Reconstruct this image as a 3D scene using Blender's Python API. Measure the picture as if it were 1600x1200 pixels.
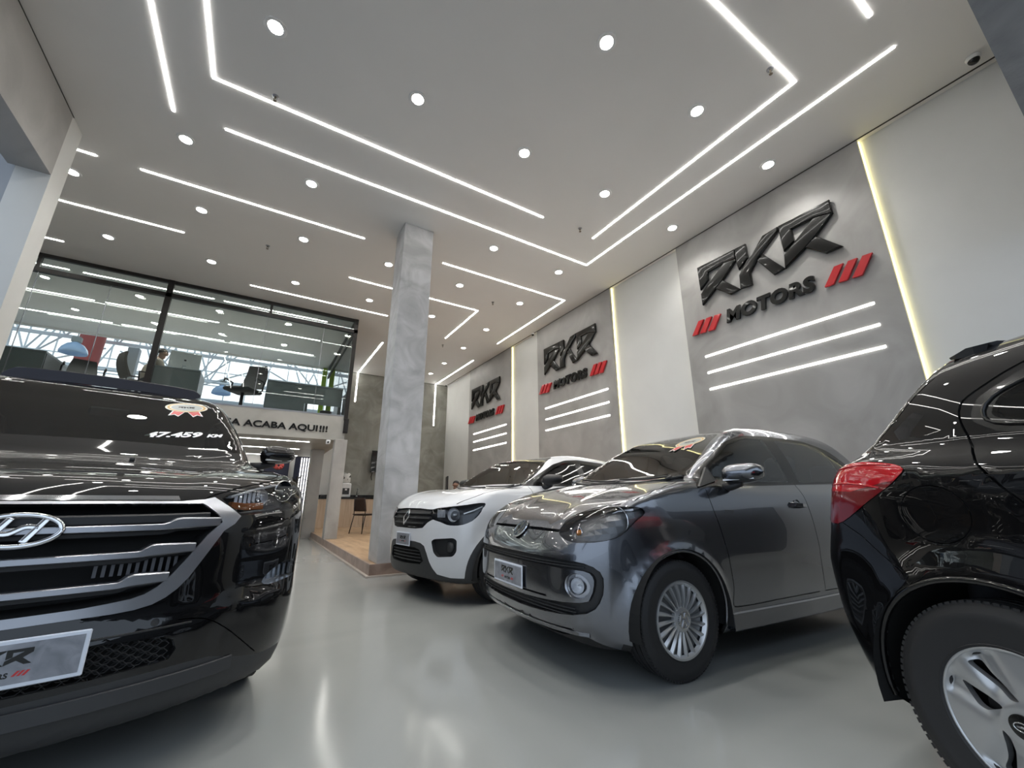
import bpy, bmesh, math, random
import numpy as np
from mathutils import Vector, Matrix

for _o in list(bpy.data.objects): bpy.data.objects.remove(_o)
random.seed(7)
SC = bpy.context.scene
COL = SC.collection

# ---------------------------------------------------------------- camera
CAMH = 0.92
cam_d = bpy.data.cameras.new('camera'); cam = bpy.data.objects.new('camera', cam_d); COL.objects.link(cam)
cam_d.sensor_fit = 'HORIZONTAL'; cam_d.sensor_width = 36.0
cam_d.lens = 637.58 / 1600.0 * 36.0
cam_d.clip_start = 0.05; cam_d.clip_end = 300
_yaw, _pit = math.radians(31.244), math.radians(15.967)
_f = Vector((math.sin(_yaw)*math.cos(_pit), math.cos(_yaw)*math.cos(_pit), math.sin(_pit)))
_r = Vector((math.cos(_yaw), -math.sin(_yaw), 0)); _u = _r.cross(_f)
cam.matrix_world = Matrix(((_r.x, _u.x, -_f.x, 0), (_r.y, _u.y, -_f.y, 0), (_r.z, _u.z, -_f.z, CAMH), (0, 0, 0, 1)))
SC.camera = cam

# ---------------------------------------------------------------- sky, light levels, exposure
SKY_COL = (0.70, 0.83, 1.0); SKY_STR = 1.0
STRIP_E = 17.0; SPOT_W = 26.0; LENS_E = 34.0; EDGE_E = 3.6
w = bpy.data.worlds.new('sky'); SC.world = w; w.use_nodes = True
_n, _l = w.node_tree.nodes, w.node_tree.links; _bg = _n['Background']
# overcast daylight, far brighter on the hazy sun side (+y) than on the street side
_tc = _n.new('ShaderNodeTexCoord'); _sx = _n.new('ShaderNodeSeparateXYZ'); _l.new(_tc.outputs['Generated'], _sx.inputs[0])
_mr = _n.new('ShaderNodeMapRange'); _mr.interpolation_type = 'SMOOTHSTEP'; _l.new(_sx.outputs['Y'], _mr.inputs['Value'])
_mr.inputs['From Min'].default_value = .3; _mr.inputs['From Max'].default_value = .9; _mr.inputs['To Min'].default_value = SKY_STR; _mr.inputs['To Max'].default_value = 1.9
_l.new(_mr.outputs[0], _bg.inputs[1]); _cr = _n.new('ShaderNodeMapRange'); _cr.inputs['From Min'].default_value = .2; _cr.inputs['From Max'].default_value = .8; _l.new(_sx.outputs['Y'], _cr.inputs['Value'])
_mx = _n.new('ShaderNodeMix'); _mx.data_type = 'RGBA'; _mx.inputs[6].default_value = (*SKY_COL, 1); _mx.inputs[7].default_value = (.96, .97, 1, 1); _l.new(_cr.outputs[0], _mx.inputs[0]); _l.new(_mx.outputs[2], _bg.inputs[0])
SC.view_settings.view_transform = 'Standard'; SC.view_settings.look = 'None'
SC.view_settings.exposure = 0.42; SC.view_settings.gamma = 1.0; SC.view_settings.use_curve_mapping = False
try:
    SC.cycles.max_bounces = 8; SC.cycles.diffuse_bounces = 4; SC.cycles.glossy_bounces = 5
    SC.cycles.transparent_max_bounces = 16; SC.cycles.transmission_bounces = 6
    SC.cycles.sample_clamp_indirect = 6.0; SC.cycles.caustics_reflective = False; SC.cycles.caustics_refractive = False
except Exception: pass

# ---------------------------------------------------------------- materials
MATS = {}
def mat(name, col=(.5, .5, .5), rough=.5, metal=0.0, coat=0.0, emit=None, es=0.0, spec=.5, coat_rough=.03):
    if name in MATS: return MATS[name]
    m = bpy.data.materials.new(name); m.use_nodes = True; MATS[name] = m
    b = m.node_tree.nodes['Principled BSDF']
    b.inputs['Base Color'].default_value = (*col, 1); b.inputs['Roughness'].default_value = rough
    b.inputs['Metallic'].default_value = metal; b.inputs['Coat Weight'].default_value = coat
    b.inputs['Coat Roughness'].default_value = coat_rough; b.inputs['Specular IOR Level'].default_value = spec
    if emit: b.inputs['Emission Color'].default_value = (*emit, 1); b.inputs['Emission Strength'].default_value = es
    return m
def nt(m): return m.node_tree.nodes, m.node_tree.links
def noise_mix(m, cols, scale=3.0, detail=6.0, rough_rng=None, bump=0.0, distort=0.6, stretch=None, inp='Base Color', lo=.3, hi=.7):
    """colour (and roughness) of a principled material from layered noise in object space"""
    n, l = nt(m); b = n['Principled BSDF']
    tc = n.new('ShaderNodeTexCoord'); mp = n.new('ShaderNodeMapping'); l.new(tc.outputs['Object'], mp.inputs[0])
    if stretch: mp.inputs['Scale'].default_value = stretch
    a = n.new('ShaderNodeTexNoise'); a.inputs['Scale'].default_value = scale; a.inputs['Detail'].default_value = detail
    a.inputs['Distortion'].default_value = distort; l.new(mp.outputs[0], a.inputs[0])
    r = n.new('ShaderNodeValToRGB'); l.new(a.outputs['Fac'], r.inputs[0])
    e = r.color_ramp.elements; e[0].position = lo; e[1].position = hi
    e[0].color = (*cols[0], 1); e[1].color = (*cols[-1], 1)
    for i, c in enumerate(cols[1:-1]):
        q = e.new(lo + (hi - lo) * (i + 1) / (len(cols) - 1)); q.color = (*c, 1)
    l.new(r.outputs[0], b.inputs[inp])
    if rough_rng:
        mr = n.new('ShaderNodeMapRange'); mr.inputs['To Min'].default_value = rough_rng[0]; mr.inputs['To Max'].default_value = rough_rng[1]
        l.new(a.outputs['Fac'], mr.inputs[0]); l.new(mr.outputs[0], b.inputs['Roughness'])
    if bump:
        a2 = n.new('ShaderNodeTexNoise'); a2.inputs['Scale'].default_value = scale * 9; a2.inputs['Detail'].default_value = 4
        l.new(mp.outputs[0], a2.inputs[0])
        bp = n.new('ShaderNodeBump'); bp.inputs['Strength'].default_value = bump; bp.inputs['Distance'].default_value = .01
        l.new(a2.outputs['Fac'], bp.inputs['Height']); l.new(bp.outputs[0], b.inputs['Normal'])
    return m
def glass(name, tint=(.8, .85, .83), ior=1.5, rough=0.0, dirt=0.0):
    """thin sheet glass: tinted see-through plus fresnel reflection"""
    if name in MATS: return MATS[name]
    m = bpy.data.materials.new(name); m.use_nodes = True; MATS[name] = m
    n, l = nt(m); n.clear()
    o = n.new('ShaderNodeOutputMaterial'); t = n.new('ShaderNodeBsdfTransparent'); t.inputs[0].default_value = (*tint, 1)
    g = n.new('ShaderNodeBsdfGlossy'); g.inputs['Roughness'].default_value = rough; g.inputs[0].default_value = (1, 1, 1, 1)
    fr = n.new('ShaderNodeFresnel'); fr.inputs[0].default_value = ior
    mx = n.new('ShaderNodeMixShader'); l.new(fr.outputs[0], mx.inputs[0]); l.new(t.outputs[0], mx.inputs[1]); l.new(g.outputs[0], mx.inputs[2])
    l.new(mx.outputs[0], o.inputs[0])
    return m

M_CONC = noise_mix(mat('burnished_cement', rough=.5), [(.29, .28, .265), (.35, .34, .325), (.41, .40, .385)], scale=1.3, detail=8, rough_rng=(.35, .6), bump=.05, distort=1.2)
M_CONC_D = noise_mix(mat('olive_cement', rough=.55), [(.20, .195, .17), (.265, .26, .23), (.35, .345, .31)], scale=1.6, detail=8, rough_rng=(.4, .6), bump=.06, distort=1.5)
M_COLUMN = noise_mix(mat('column_cement', rough=.5), [(.33, .33, .33), (.43, .43, .435), (.54, .54, .55)], scale=2.2, detail=9, rough_rng=(.4, .6), bump=.06, distort=1.5)
M_HEAD = noise_mix(mat('rough_render', rough=.8), [(.30, .30, .31), (.42, .42, .43)], scale=5, detail=8, bump=.35)
M_WHITE = noise_mix(mat('white_plaster', rough=.6), [(.66, .66, .64), (.70, .70, .68)], scale=1.5, bump=.01)
M_CEIL = noise_mix(mat('ceiling_plaster', rough=.7), [(.78, .77, .76), (.81, .80, .79)], scale=.8)
M_FLOOR = noise_mix(mat('grey_epoxy', rough=.1, spec=.5), [(.29, .30, .295), (.32, .33, .32), (.345, .355, .345)], scale=.7, detail=7, rough_rng=(.06, .20), distort=.9)
M_WOODF = mat('plank_floor', rough=.35)
M_WOODP = mat('counter_veneer', rough=.45)
for _m, _c, _s in ((M_WOODF, [(.30, .19, .105), (.42, .28, .165), (.50, .35, .22)], (9, 1.2, 1)), (M_WOODP, [(.46, .35, .25), (.54, .42, .31), (.60, .48, .36)], (14, 14, 1.2))):
    noise_mix(_m, _c, scale=1.2, detail=7, stretch=_s, distort=.4)
M_SKIRT = noise_mix(mat('brown_stone_step', rough=.35), [(.22, .155, .125), (.30, .22, .18), (.36, .27, .23)], scale=3, detail=8, distort=1.5)
M_TRIM = mat('pale_trim', (.45, .40, .36), .4)
M_BLACKM = mat('black_metal', (.018, .016, .015), .35, .3)
M_STRIP = mat('led_strip', (1, 1, 1), .5, emit=(1.0, .98, .93), es=STRIP_E)
M_EDGE = mat('led_edge_warm', (1, 1, .8), .5, emit=(1.0, .88, .40), es=EDGE_E)
M_LENS = mat('lamp_lens', (1, 1, 1), .5, emit=(1.0, .97, .90), es=LENS_E)
M_TRIMW = mat('white_trim_ring', (.8, .8, .8), .3)
M_BLK = mat('black_gloss_letter', (.008, .008, .0075), .22, 0, .35, spec=.25)
M_RED = mat('red_gloss_letter', (.52, .015, .02), .3, 0, .4)
M_PBLACK = mat('black_car_paint', (.0025, .0025, .003), .5, 0, 1.0, coat_rough=.0, spec=.05)
M_PGREY = mat('graphite_metallic_paint', (.145, .155, .178), .23, .95, 1.0, coat_rough=.0)
M_PWHITE = mat('white_car_paint', (.72, .73, .75), .3, 0, 1.0, coat_rough=.02)
M_PLAST = mat('black_trim_plastic', (.016, .016, .017), .5)
M_PLASTG = mat('charcoal_bumper_plastic', (.035, .036, .038), .55)
M_DARK = mat('dark_cavity', (.006, .006, .006), .8)
M_LINING = mat('dark_lining', (.012, .012, .012), .7)
M_RUBBER = mat('tyre_rubber', (.016, .016, .017), .62)
M_ALLOY = mat('silver_wheel_paint', (.50, .51, .52), .28, .7, .4)
M_ALLOYD = mat('grey_wheel_recess', (.20, .205, .21), .4, .5)
M_CHROME = mat('chrome', (.78, .79, .81), .07, 1.0)
M_SATIN = mat('satin_grey_metal', (.36, .37, .40), .3, .9)
M_REFL = mat('lamp_reflector', (.80, .81, .84), .18, .3, .5)
M_AMBER = mat('amber_bulb', (.75, .26, .04), .2, 0, .5)
M_SEAT = mat('dark_seat_fabric', (.04, .042, .048), .8)
M_SEATG = mat('grey_seat_fabric', (.16, .165, .17), .8)
M_REDL = mat('red_tail_lens', (.50, .004, .012), .08, 0, 1.0)
M_REDD = mat('dark_red_tail_lens', (.16, .002, .006), .1, 0, 1.0)
G_WIN = glass('car_window_glass', (.52, .58, .56), 1.75)
M_PGREY.node_tree.nodes['Principled BSDF'].inputs['Coat IOR'].default_value = 1.75; M_PBLACK.node_tree.nodes['Principled BSDF'].inputs['Coat IOR'].default_value = 1.55
G_WIND = glass('tinted_car_glass', (.16, .19, .185), 1.6)
G_LAMP = glass('lamp_cover_glass', (.96, .97, .98), 1.35)
G_SHOP = glass('shop_glass', (.86, .90, .88), 1.45)

# ---------------------------------------------------------------- object helpers
def setp(o, label=None, cat=None, group=None, kind=None):
    if label: o['label'] = label
    if cat: o['category'] = cat
    if group: o['group'] = group
    if kind: o['kind'] = kind
    return o
def empty(name, loc=(0, 0, 0), rz=0, **k):
    o = bpy.data.objects.new(name, None); o.empty_display_size = .1; COL.objects.link(o)
    o.location = loc; o.rotation_euler = (0, 0, rz); return setp(o, **k)
def mesh_obj(name, verts, faces, m, parent=None, smooth=False, mats=None, midx=None, **k):
    me = bpy.data.meshes.new(name); me.from_pydata([tuple(v) for v in verts], [], [tuple(f) for f in faces]); me.update()
    for q in (mats or [m]): me.materials.append(q)
    if midx is not None: me.polygons.foreach_set('material_index', midx)
    if smooth: me.polygons.foreach_set('use_smooth', [True] * len(me.polygons))
    o = bpy.data.objects.new(name, me); COL.objects.link(o)
    if parent: o.parent = parent
    return setp(o, **k)
class MB:
    """collects simple shapes into one mesh"""
    def __init__(s): s.v = []; s.f = []; s.mi = []
    def add(s, v, f, mi=0):
        n = len(s.v); s.v += [tuple(q) for q in v]; s.f += [tuple(i + n for i in q) for q in f]; s.mi += [mi] * len(f); return s
    def box(s, a, b, mi=0, M=None, bev=0):
        x0, y0, z0 = a; x1, y1, z1 = b
        if x0 > x1: x0, x1 = x1, x0
        if y0 > y1: y0, y1 = y1, y0
        if z0 > z1: z0, z1 = z1, z0
        if bev:
            e = bev; V = []; 
            for z, k in ((z0, 1), (z0 + e, 0), (z1 - e, 0), (z1, 1)):
                q = e if k else 0
                V += [(x0+e, y0+q, z), (x1-e, y0+q, z), (x1-q, y0+e, z), (x1-q, y1-e, z), (x1-e, y1-q, z), (x0+e, y1-q, z), (x0+q, y1-e, z), (x0+q, y0+e, z)]
            F = [tuple(range(7, -1, -1)), tuple(range(24, 32))]
            for r in range(3):
                for i in range(8): j = (i+1) % 8; F.append((r*8+i, r*8+j, r*8+8+j, r*8+8+i))
        else:
            V = [(x0,y0,z0),(x1,y0,z0),(x1,y1,z0),(x0,y1,z0),(x0,y0,z1),(x1,y0,z1),(x1,y1,z1),(x0,y1,z1)]
            F = [(3,2,1,0),(4,5,6,7),(0,1,5,4),(1,2,6,5),(2,3,7,6),(3,0,4,7)]
        if M is not None: V = [M @ Vector(q) for q in V]
        return s.add(V, F, mi)
    def tube(s, pts, r, n=10, mi=0, cap=True, closed=False):
        P = [Vector(p) for p in pts]; R = r if isinstance(r, (list, tuple)) else [r] * len(P)
        V = []; F = []; prev = None; N = len(P)
        for i, p in enumerate(P):
            a = P[(i-1) % N] if (closed or i > 0) else p; b = P[(i+1) % N] if (closed or i < N-1) else p
            d = (b - a).normalized()
            if prev is None:
                u = d.orthogonal().normalized()
            else:
                u = (prev - d * prev.dot(d)); u = u.normalized() if u.length > 1e-6 else d.orthogonal().normalized()
            prev = u; w_ = d.cross(u)
            for k in range(n):
                t = 2*math.pi*k/n; V.append(p + (u*math.cos(t) + w_*math.sin(t)) * R[i])
        for i in range(N - (0 if closed else 1)):
            j = (i+1) % N
            for k in range(n):
                l = (k+1) % n; F.append((i*n+k, i*n+l, j*n+l, j*n+k))
        if cap and not closed: F.append(tuple(range(n-1, -1, -1))); F.append(tuple((N-1)*n + k for k in range(n)))
        return s.add(V, F, mi)
    def lathe(s, prof, n=48, M=None, mi=0, closed=False):
        """profile of (radius, height) turned round local z"""
        V = []; F = []; m = len(prof)
        for k in range(n):
            t = 2*math.pi*k/n
            for r, h in prof: V.append(Vector((r*math.cos(t), r*math.sin(t), h)))
        for k in range(n):
            l = (k+1) % n
            for i in range(m - (0 if closed else 1)):
                j = (i+1) % m; F.append((k*m+i, l*m+i, l*m+j, k*m+j))
        if M is not None: V = [M @ q for q in V]
        return s.add(V, F, mi)
    def sweep(s, pts, up, w_, h, mi=0, r=.3):
        """rounded rectangular bar along points; w_ across, h along up"""
        P = [Vector(p) for p in pts]; V = []; F = []; N = len(P)
        for i, p in enumerate(P):
            d = (P[min(i+1, N-1)] - P[max(i-1, 0)]).normalized(); u = Vector(up[i] if isinstance(up, list) else up)
            sd = d.cross(u).normalized(); u = sd.cross(d).normalized()
            ww = w_[i] if isinstance(w_, (list, tuple)) else w_; hh = h[i] if isinstance(h, (list, tuple)) else h
            a, b = ww/2, hh/2; c = min(a, b) * r
            for (x, y) in ((-a+c, -b), (a-c, -b), (a, -b+c), (a, b-c), (a-c, b), (-a+c, b), (-a, b-c), (-a, -b+c)): V.append(p + sd*x + u*y)
        for i in range(N-1):
            for k in range(8): l = (k+1) % 8; F.append((i*8+k, i*8+l, i*8+8+l, i*8+8+k))
        F.append(tuple(range(7, -1, -1))); F.append(tuple((N-1)*8+k for k in range(8)))
        return s.add(V, F, mi)
    def prism(s, poly, fn, t0, t1, mi=0):
        """polygon in 2-D extruded: fn(u, v, t) -> 3-D point; concave ok (one n-gon cap)"""
        n = len(poly); V = [fn(u, v, t0) for u, v in poly] + [fn(u, v, t1) for u, v in poly]
        F = [tuple(range(n-1, -1, -1)), tuple(range(n, 2*n))] + [(i, (i+1) % n, (i+1) % n + n, i+n) for i in range(n)]
        return s.add(V, F, mi)
    def build(s, name, m, parent=None, smooth=False, auto=None, mats=None, **k):
        o = mesh_obj(name, s.v, s.f, m, parent, smooth or auto is not None, mats, s.mi if mats else None, **k)
        if auto is not None: o.data.set_sharp_from_angle(angle=math.radians(auto))
        bm = bmesh.new(); bm.from_mesh(o.data); bmesh.ops.recalc_face_normals(bm, faces=bm.faces)
        big = [f for f in bm.faces if len(f.verts) > 8]
        if big: bmesh.ops.triangulate(bm, faces=big)
        bm.to_mesh(o.data); bm.free()
        return o
def axes(loc, ex, ey, ez):
    return Matrix(((ex[0], ey[0], ez[0], loc[0]), (ex[1], ey[1], ez[1], loc[1]), (ex[2], ey[2], ez[2], loc[2]), (0, 0, 0, 1)))
def text_obj(name, txt, size, depth, m, M, parent=None, shear=0.0, bold=0.0, bevel=0.0, spacing=1.0, align='LEFT', xs=1.0, **k):
    cu = bpy.data.curves.new('tmp_text', 'FONT'); cu.body = txt; cu.size = size; cu.extrude = depth / 2; cu.shear = shear
    cu.offset = bold; cu.bevel_depth = bevel; cu.space_character = spacing; cu.align_x = align; cu.resolution_u = 4
    t = bpy.data.objects.new('tmp_text', cu); COL.objects.link(t)
    dg = bpy.context.evaluated_depsgraph_get(); ev = t.evaluated_get(dg)
    me = bpy.data.meshes.new_from_object(ev, depsgraph=dg)
    bpy.data.objects.remove(t); bpy.data.curves.remove(cu)
    for v in me.vertices: v.co.x *= xs; v.co.z += depth / 2
    me.transform(M); me.materials.clear(); me.materials.append(m); me.name = name
    o = bpy.data.objects.new(name, me); COL.objects.link(o)
    if parent: o.parent = parent
    return setp(o, **k)
def copy_tree(o, parent=None):
    c = o.copy(); COL.objects.link(c)
    if parent: c.parent = parent
    for ch in list(o.children): copy_tree(ch, c)
    return c

# lettering of the dealership emblem: outlines in metres, u to the right, v up, from the lower left of the word
RKR = [
 [(-.0,.705),(.632,.695),(.623,.526),(.448,.559),(.17,.539),(.156,.405),(.004,.291)],
 [(.448,.559),(.623,.526),(.625,.498),(.39,.288),(.255,.20),(.004,.022),(.005,.225)],
 [(.39,.288),(.628,.022),(.464,.004),(.255,.20)],
 [(.640,.695),(.804,.69),(.808,.449),(.651,.324),(.632,.495)],
 [(1.258,.694),(1.251,.632),(.944,.373),(.804,.209),(.802,.006),(.628,.022),(.641,.241),(.783,.411),(.869,.467),(1.051,.672)],
 [(1.013,.394),(1.251,.040),(1.098,.015),(.922,.334)],
 [(1.266,.694),(1.44,.69),(1.74,.69),(1.885,.693),(1.888,.495),(1.676,.552),(1.418,.551),(1.424,.36),(1.274,.286)],
 [(1.676,.552),(1.888,.495),(1.665,.291),(1.52,.191),(1.25,.033),(1.268,.232),(1.43,.356)],
 [(1.665,.291),(1.905,.0),(1.723,.0),(1.521,.198)]]
BARS_R = [[(1.63,-.43),(1.725,-.43),(1.865,-.215),(1.77,-.215)], [(1.775,-.435),(1.865,-.44),(2.005,-.22),(1.915,-.215)], [(1.915,-.445),(2.01,-.45),(2.148,-.228),(2.055,-.222)]]
BARS_L = [[(-.245,-.42),(-.155,-.42),(-.015,-.212),(-.105,-.212)], [(-.107,-.425),(-.017,-.43),(.123,-.218),(.033,-.215)], [(.033,-.435),(.13,-.44),(.27,-.23),(.173,-.222)]]
# ---------------------------------------------------------------- car body maths
def spl(tab):
    """smooth monotone-ish interpolation through a table of (t, value) pairs"""
    t = np.array([a for a, b in tab], float); v = np.array([b for a, b in tab], float)
    d = np.diff(v) / np.diff(t)
    m = np.zeros_like(v); m[0] = d[0]; m[-1] = d[-1]
    for i in range(1, len(v) - 1):
        m[i] = 0 if d[i-1] * d[i] <= 0 else 2 * d[i-1] * d[i] / (d[i-1] + d[i])
    def f(x):
        x = np.asarray(x, float); xc = np.clip(x, t[0], t[-1])
        i = np.clip(np.searchsorted(t, xc) - 1, 0, len(t) - 2)
        h = t[i+1] - t[i]; s = (xc - t[i]) / h
        r = ((2*s**3 - 3*s**2 + 1) * v[i] + (s**3 - 2*s**2 + s) * h * m[i]
             + (-2*s**3 + 3*s**2) * v[i+1] + (s**3 - s**2) * h * m[i+1])
        return r + np.where(x < t[0], (x - t[0]) * m[0], 0) + np.where(x > t[-1], (x - t[-1]) * m[-1], 0)
    return f

def smax(a, b, k):
    h = np.clip(0.5 + 0.5 * (a - b) / k, 0, 1)
    return b + (a - b) * h + k * h * (1 - h)
def smin(a, b, k): return -smax(-a, -b, k)

class Body:
    """solid described by an implicit function; sampled by rays from a spine"""
    def __init__(s, p):
        s.p = p
        s.wx = spl(p['plan']); s.wz = spl(p['sect']); s.fx = spl(p['front']); s.rx = spl(p['rear'])
        s.tz = spl(p['deck']); s.bz = spl(p['under']); s.gz = spl(p['roof']); s.gw = spl(p['tumble'])
        s.gp = spl(p['gplan'])
    def F(s, P):
        p = s.p; x, y, z = P[..., 0], np.abs(P[..., 1]), P[..., 2]
        ye = np.sqrt(y*y + 1e-6)
        w = s.wx(x) + s.wz(z)
        for (ax, az, R, amp, sg) in p.get('flares', ()):
            r = np.hypot(x - ax, z - az)
            w = w + amp * np.exp(-((r - R) / sg) ** 2)
        for (z0, amp, sg, x0, x1) in p.get('creases', ()):
            e = 1 / (1 + np.exp(-(x - x0) / .08)) * 1 / (1 + np.exp((x - x1) / .08))
            w = w + amp * e * np.exp(-((z - z0) / sg) ** 2)
        gy = ye - w
        fc, fp = p['fcurve']; rc, rp = p['rcurve']
        gf = x - (s.fx(z) - fc * ye ** fp)
        for (zc, y0, y1, amp, sz, sy) in p.get('fdents', ()):
            m = 1 / (1 + np.exp(-(ye - y0) / sy)) * 1 / (1 + np.exp((ye - y1) / sy))
            gf = gf - amp * m * np.exp(-((z - zc) / sz) ** 2)
        gr = (s.rx(z) + rc * ye ** rp) - x
        dk = s.tz(x + p.get('dshift', 0) * ye ** 2) - p['crown'] * ye ** 2
        for (a, y0, sg, sl) in p.get('hood_creases', ()):
            yy = y0 + sl * x
            dk = dk + a / (1 + np.exp(-(ye - yy) / sg)) * np.clip((x + .75) * 3, 0, 1)
        gt = (z - dk) * .93
        gb = s.bz(x) - z
        k = p['k']
        L = smax(smax(gy, gt, p.get('kt', k)), smax(gf, gr, .001), p.get('kf', k)); L = smax(L, gb, .05)
        G1 = (ye - (s.gp(x) + s.gw(z))) * .95
        G2 = (z - (s.gz(x + p['gshift'] * ye ** 2) - p['gcrown'] * ye ** 2)) * p.get('gscale', .85)
        G3 = (s.rx(z) + rc * ye ** rp) - x
        G = smax(smax(G1, G2, p['kg']), G3, .04)
        G = smax(G, .7 - z, .02)
        return smin(L, G, p['kj'])
    def normal(s, P):
        e = 2e-3; n = np.zeros_like(P)
        for i in range(3):
            d = np.zeros(3); d[i] = e
            n[..., i] = s.F(P + d) - s.F(P - d)
        return n / np.maximum(np.linalg.norm(n, axis=-1, keepdims=True), 1e-9)
    def shoot(s, o, d, tmax=2.2):
        a = np.zeros(d.shape[:-1]); b = np.full(d.shape[:-1], tmax)
        lo = a.copy(); hi = b.copy(); found = np.zeros(a.shape, bool); prev = a.copy()
        for t in np.linspace(.02, tmax, 110):
            v = s.F(o + d * t)
            new = (~found) & (v > 0)
            lo = np.where(new, prev, lo); hi = np.where(new, t, hi); found |= new
            prev = np.full_like(a, t)
        for _ in range(22):
            m = (lo + hi) / 2; v = s.F(o + d * m[..., None])
            lo = np.where(v > 0, lo, m); hi = np.where(v > 0, m, hi)
        return o + d * ((lo + hi) / 2)[..., None]
    def grid(s, nth=128, step=.03, nc=34):
        x0, x1, zc = s.p['spine']
        # angles: denser where the corners are
        th = np.linspace(0, 2 * np.pi, nth, endpoint=False) + np.pi / nth
        O = []; D = []
        for a in np.linspace(.02, 1, nc, endpoint=False):       # rear cap
            t = a * np.pi / 2
            O.append(np.tile([x0, 0, zc], (nth, 1)))
            D.append(np.stack([np.full(nth, -np.cos(t)), np.sin(t) * np.cos(th), np.sin(t) * np.sin(th)], 1))
        for x in np.arange(x0, x1 + step / 2, step):
            O.append(np.tile([x, 0, zc], (nth, 1)))
            D.append(np.stack([np.zeros(nth), np.cos(th), np.sin(th)], 1))
        for a in np.linspace(1, .02, nc, endpoint=True)[1:]:
            t = a * np.pi / 2
            O.append(np.tile([x1, 0, zc], (nth, 1)))
            D.append(np.stack([np.full(nth, np.cos(t)), np.sin(t) * np.cos(th), np.sin(t) * np.sin(th)], 1))
        O = np.array(O); D = np.array(D)
        V = s.shoot(O, D)
        m = V.shape[0]
        verts = V.reshape(-1, 3).tolist()
        pr = s.shoot(np.array([[x0, 0, zc]]), np.array([[-1., 0, 0]]))[0]
        pf = s.shoot(np.array([[x1, 0, zc]]), np.array([[1., 0, 0]]))[0]
        faces = []
        for i in range(m - 1):
            for j in range(nth):
                k = (j + 1) % nth
                faces.append((i*nth + j, (i+1)*nth + j, (i+1)*nth + k, i*nth + k))
        verts.append(pr.tolist()); verts.append(pf.tolist())
        for j in range(nth):
            k = (j + 1) % nth
            faces.append((m*nth, j, k)); faces.append((m*nth + 1, (m-1)*nth + k, (m-1)*nth + j))
        return verts, faces
# ---------------------------------------------------------------- the four body shapes (metres, +x forward, origin under an axle)
HATCH = dict(   # small grey hatchback, origin under front axle
    plan=[(-3.1,.60),(-2.9,.72),(-2.5,.785),(-1.8,.80),(-.6,.80),(0,.80),(.25,.775),(.42,.73),(.55,.67),(.65,.6)],
    sect=[(.1,-.05),(.25,-.012),(.4,.005),(.6,.015),(.75,.012),(.9,-.01),(1.05,-.06)],
    front=[(.12,.50),(.2,.57),(.3,.635),(.45,.655),(.6,.65),(.7,.635),(.8,.595),(.9,.47),(1.0,.28)],
    rear=[(.1,-2.9),(.3,-2.98),(.5,-3.0),(.9,-2.93),(1.1,-2.82),(1.3,-2.62),(1.45,-2.42),(1.55,-2.25)],
    deck=[(-3.1,1.05),(-2,1.03),(-1,1.02),(-.55,1.05),(-.3,1.05),(0,1.005),(.2,.95),(.35,.89),(.47,.82),(.6,.70)],
    under=[(-3,.22),(-2.5,.18),(-.5,.17),(.4,.17),(.6,.20)],
    roof=[(-3.05,1.32),(-2.8,1.42),(-2.4,1.49),(-2.0,1.52),(-1.6,1.525),(-1.3,1.51),(-1.1,1.47),(-.9,1.38),(-.6,1.20),(-.35,1.03),(-.1,.82)],
    tumble=[(.7,.05),(.9,.03),(1.0,.0),(1.2,-.055),(1.35,-.12),(1.5,-.20)],
    gplan=[(-3.0,.62),(-2.6,.71),(-2,.745),(-1.2,.74),(-.6,.715),(-.2,.68)],
    flares=[(0,.297,.34,.022,.05),(-2.42,.297,.34,.022,.05)],
    creases=[(.62,.006,.05,-2.6,-.3)],
    fcurve=(.26,2.6), rcurve=(.30,2.2), crown=.04, k=.09, kt=.05, kf=.10, gshift=-.22, gcrown=.05, kg=.10, kj=.05,
    hood_creases=[(.012,.34,.02,-.06)], spine=(-2.3,-.05,.62))
SUV = dict(     # black sport utility car, origin under front axle
    plan=[(-3.6,.74),(-3.4,.84),(-2.9,.90),(-2.0,.92),(-.6,.925),(0,.935),(.3,.94),(.52,.935),(.70,.885),(.95,.77)],
    sect=[(.15,-.06),(.3,-.02),(.5,.0),(.7,.012),(.9,.015),(1.0,.0),(1.15,-.05)],
    front=[(.14,.80),(.22,.87),(.33,.91),(.45,.92),(.55,.90),(.7,.895),(.85,.88),(.95,.83),(1.02,.74),(1.1,.5)],
    rear=[(.1,-3.4),(.3,-3.52),(.5,-3.55),(.9,-3.52),(1.1,-3.45),(1.3,-3.35),(1.6,-3.1)],
    deck=[(-3.6,1.16),(-2,1.14),(-1,1.13),(-.6,1.155),(-.35,1.145),(0,1.115),(.3,1.08),(.55,1.035),(.7,.995),(.82,.93)],
    under=[(-3.5,.26),(-3,.20),(-.5,.19),(.5,.17),(.9,.18)],
    roof=[(-3.5,1.48),(-3.2,1.60),(-2.8,1.70),(-2.2,1.75),(-1.7,1.76),(-1.4,1.75),(-1.15,1.70),(-.9,1.55),(-.6,1.34),(-.35,1.16),(-.1,.95)],
    tumble=[(.8,.05),(1.0,.02),(1.15,.0),(1.3,-.04),(1.45,-.09),(1.6,-.15),(1.7,-.20),(1.8,-.26)],
    gplan=[(-3.4,.70),(-3.0,.78),(-2.4,.825),(-1.2,.83),(-.6,.81),(-.2,.78)],
    flares=[(0,.345,.42,.02,.05),(-2.67,.345,.42,.02,.05)],
    creases=[(.93,.010,.04,-3,.2)],
    fcurve=(.42,2.6), rcurve=(.3,2.3), crown=.045, k=.09, kt=.06, kf=.12, gshift=-.28, gcrown=.06, kg=.12, kj=.05,
    fdents=[(.515,.58,1.3,.020,.045,.03)],
    hood_creases=[(.012,.52,.02,-.10)], spine=(-2.7,.15,.70))
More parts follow.
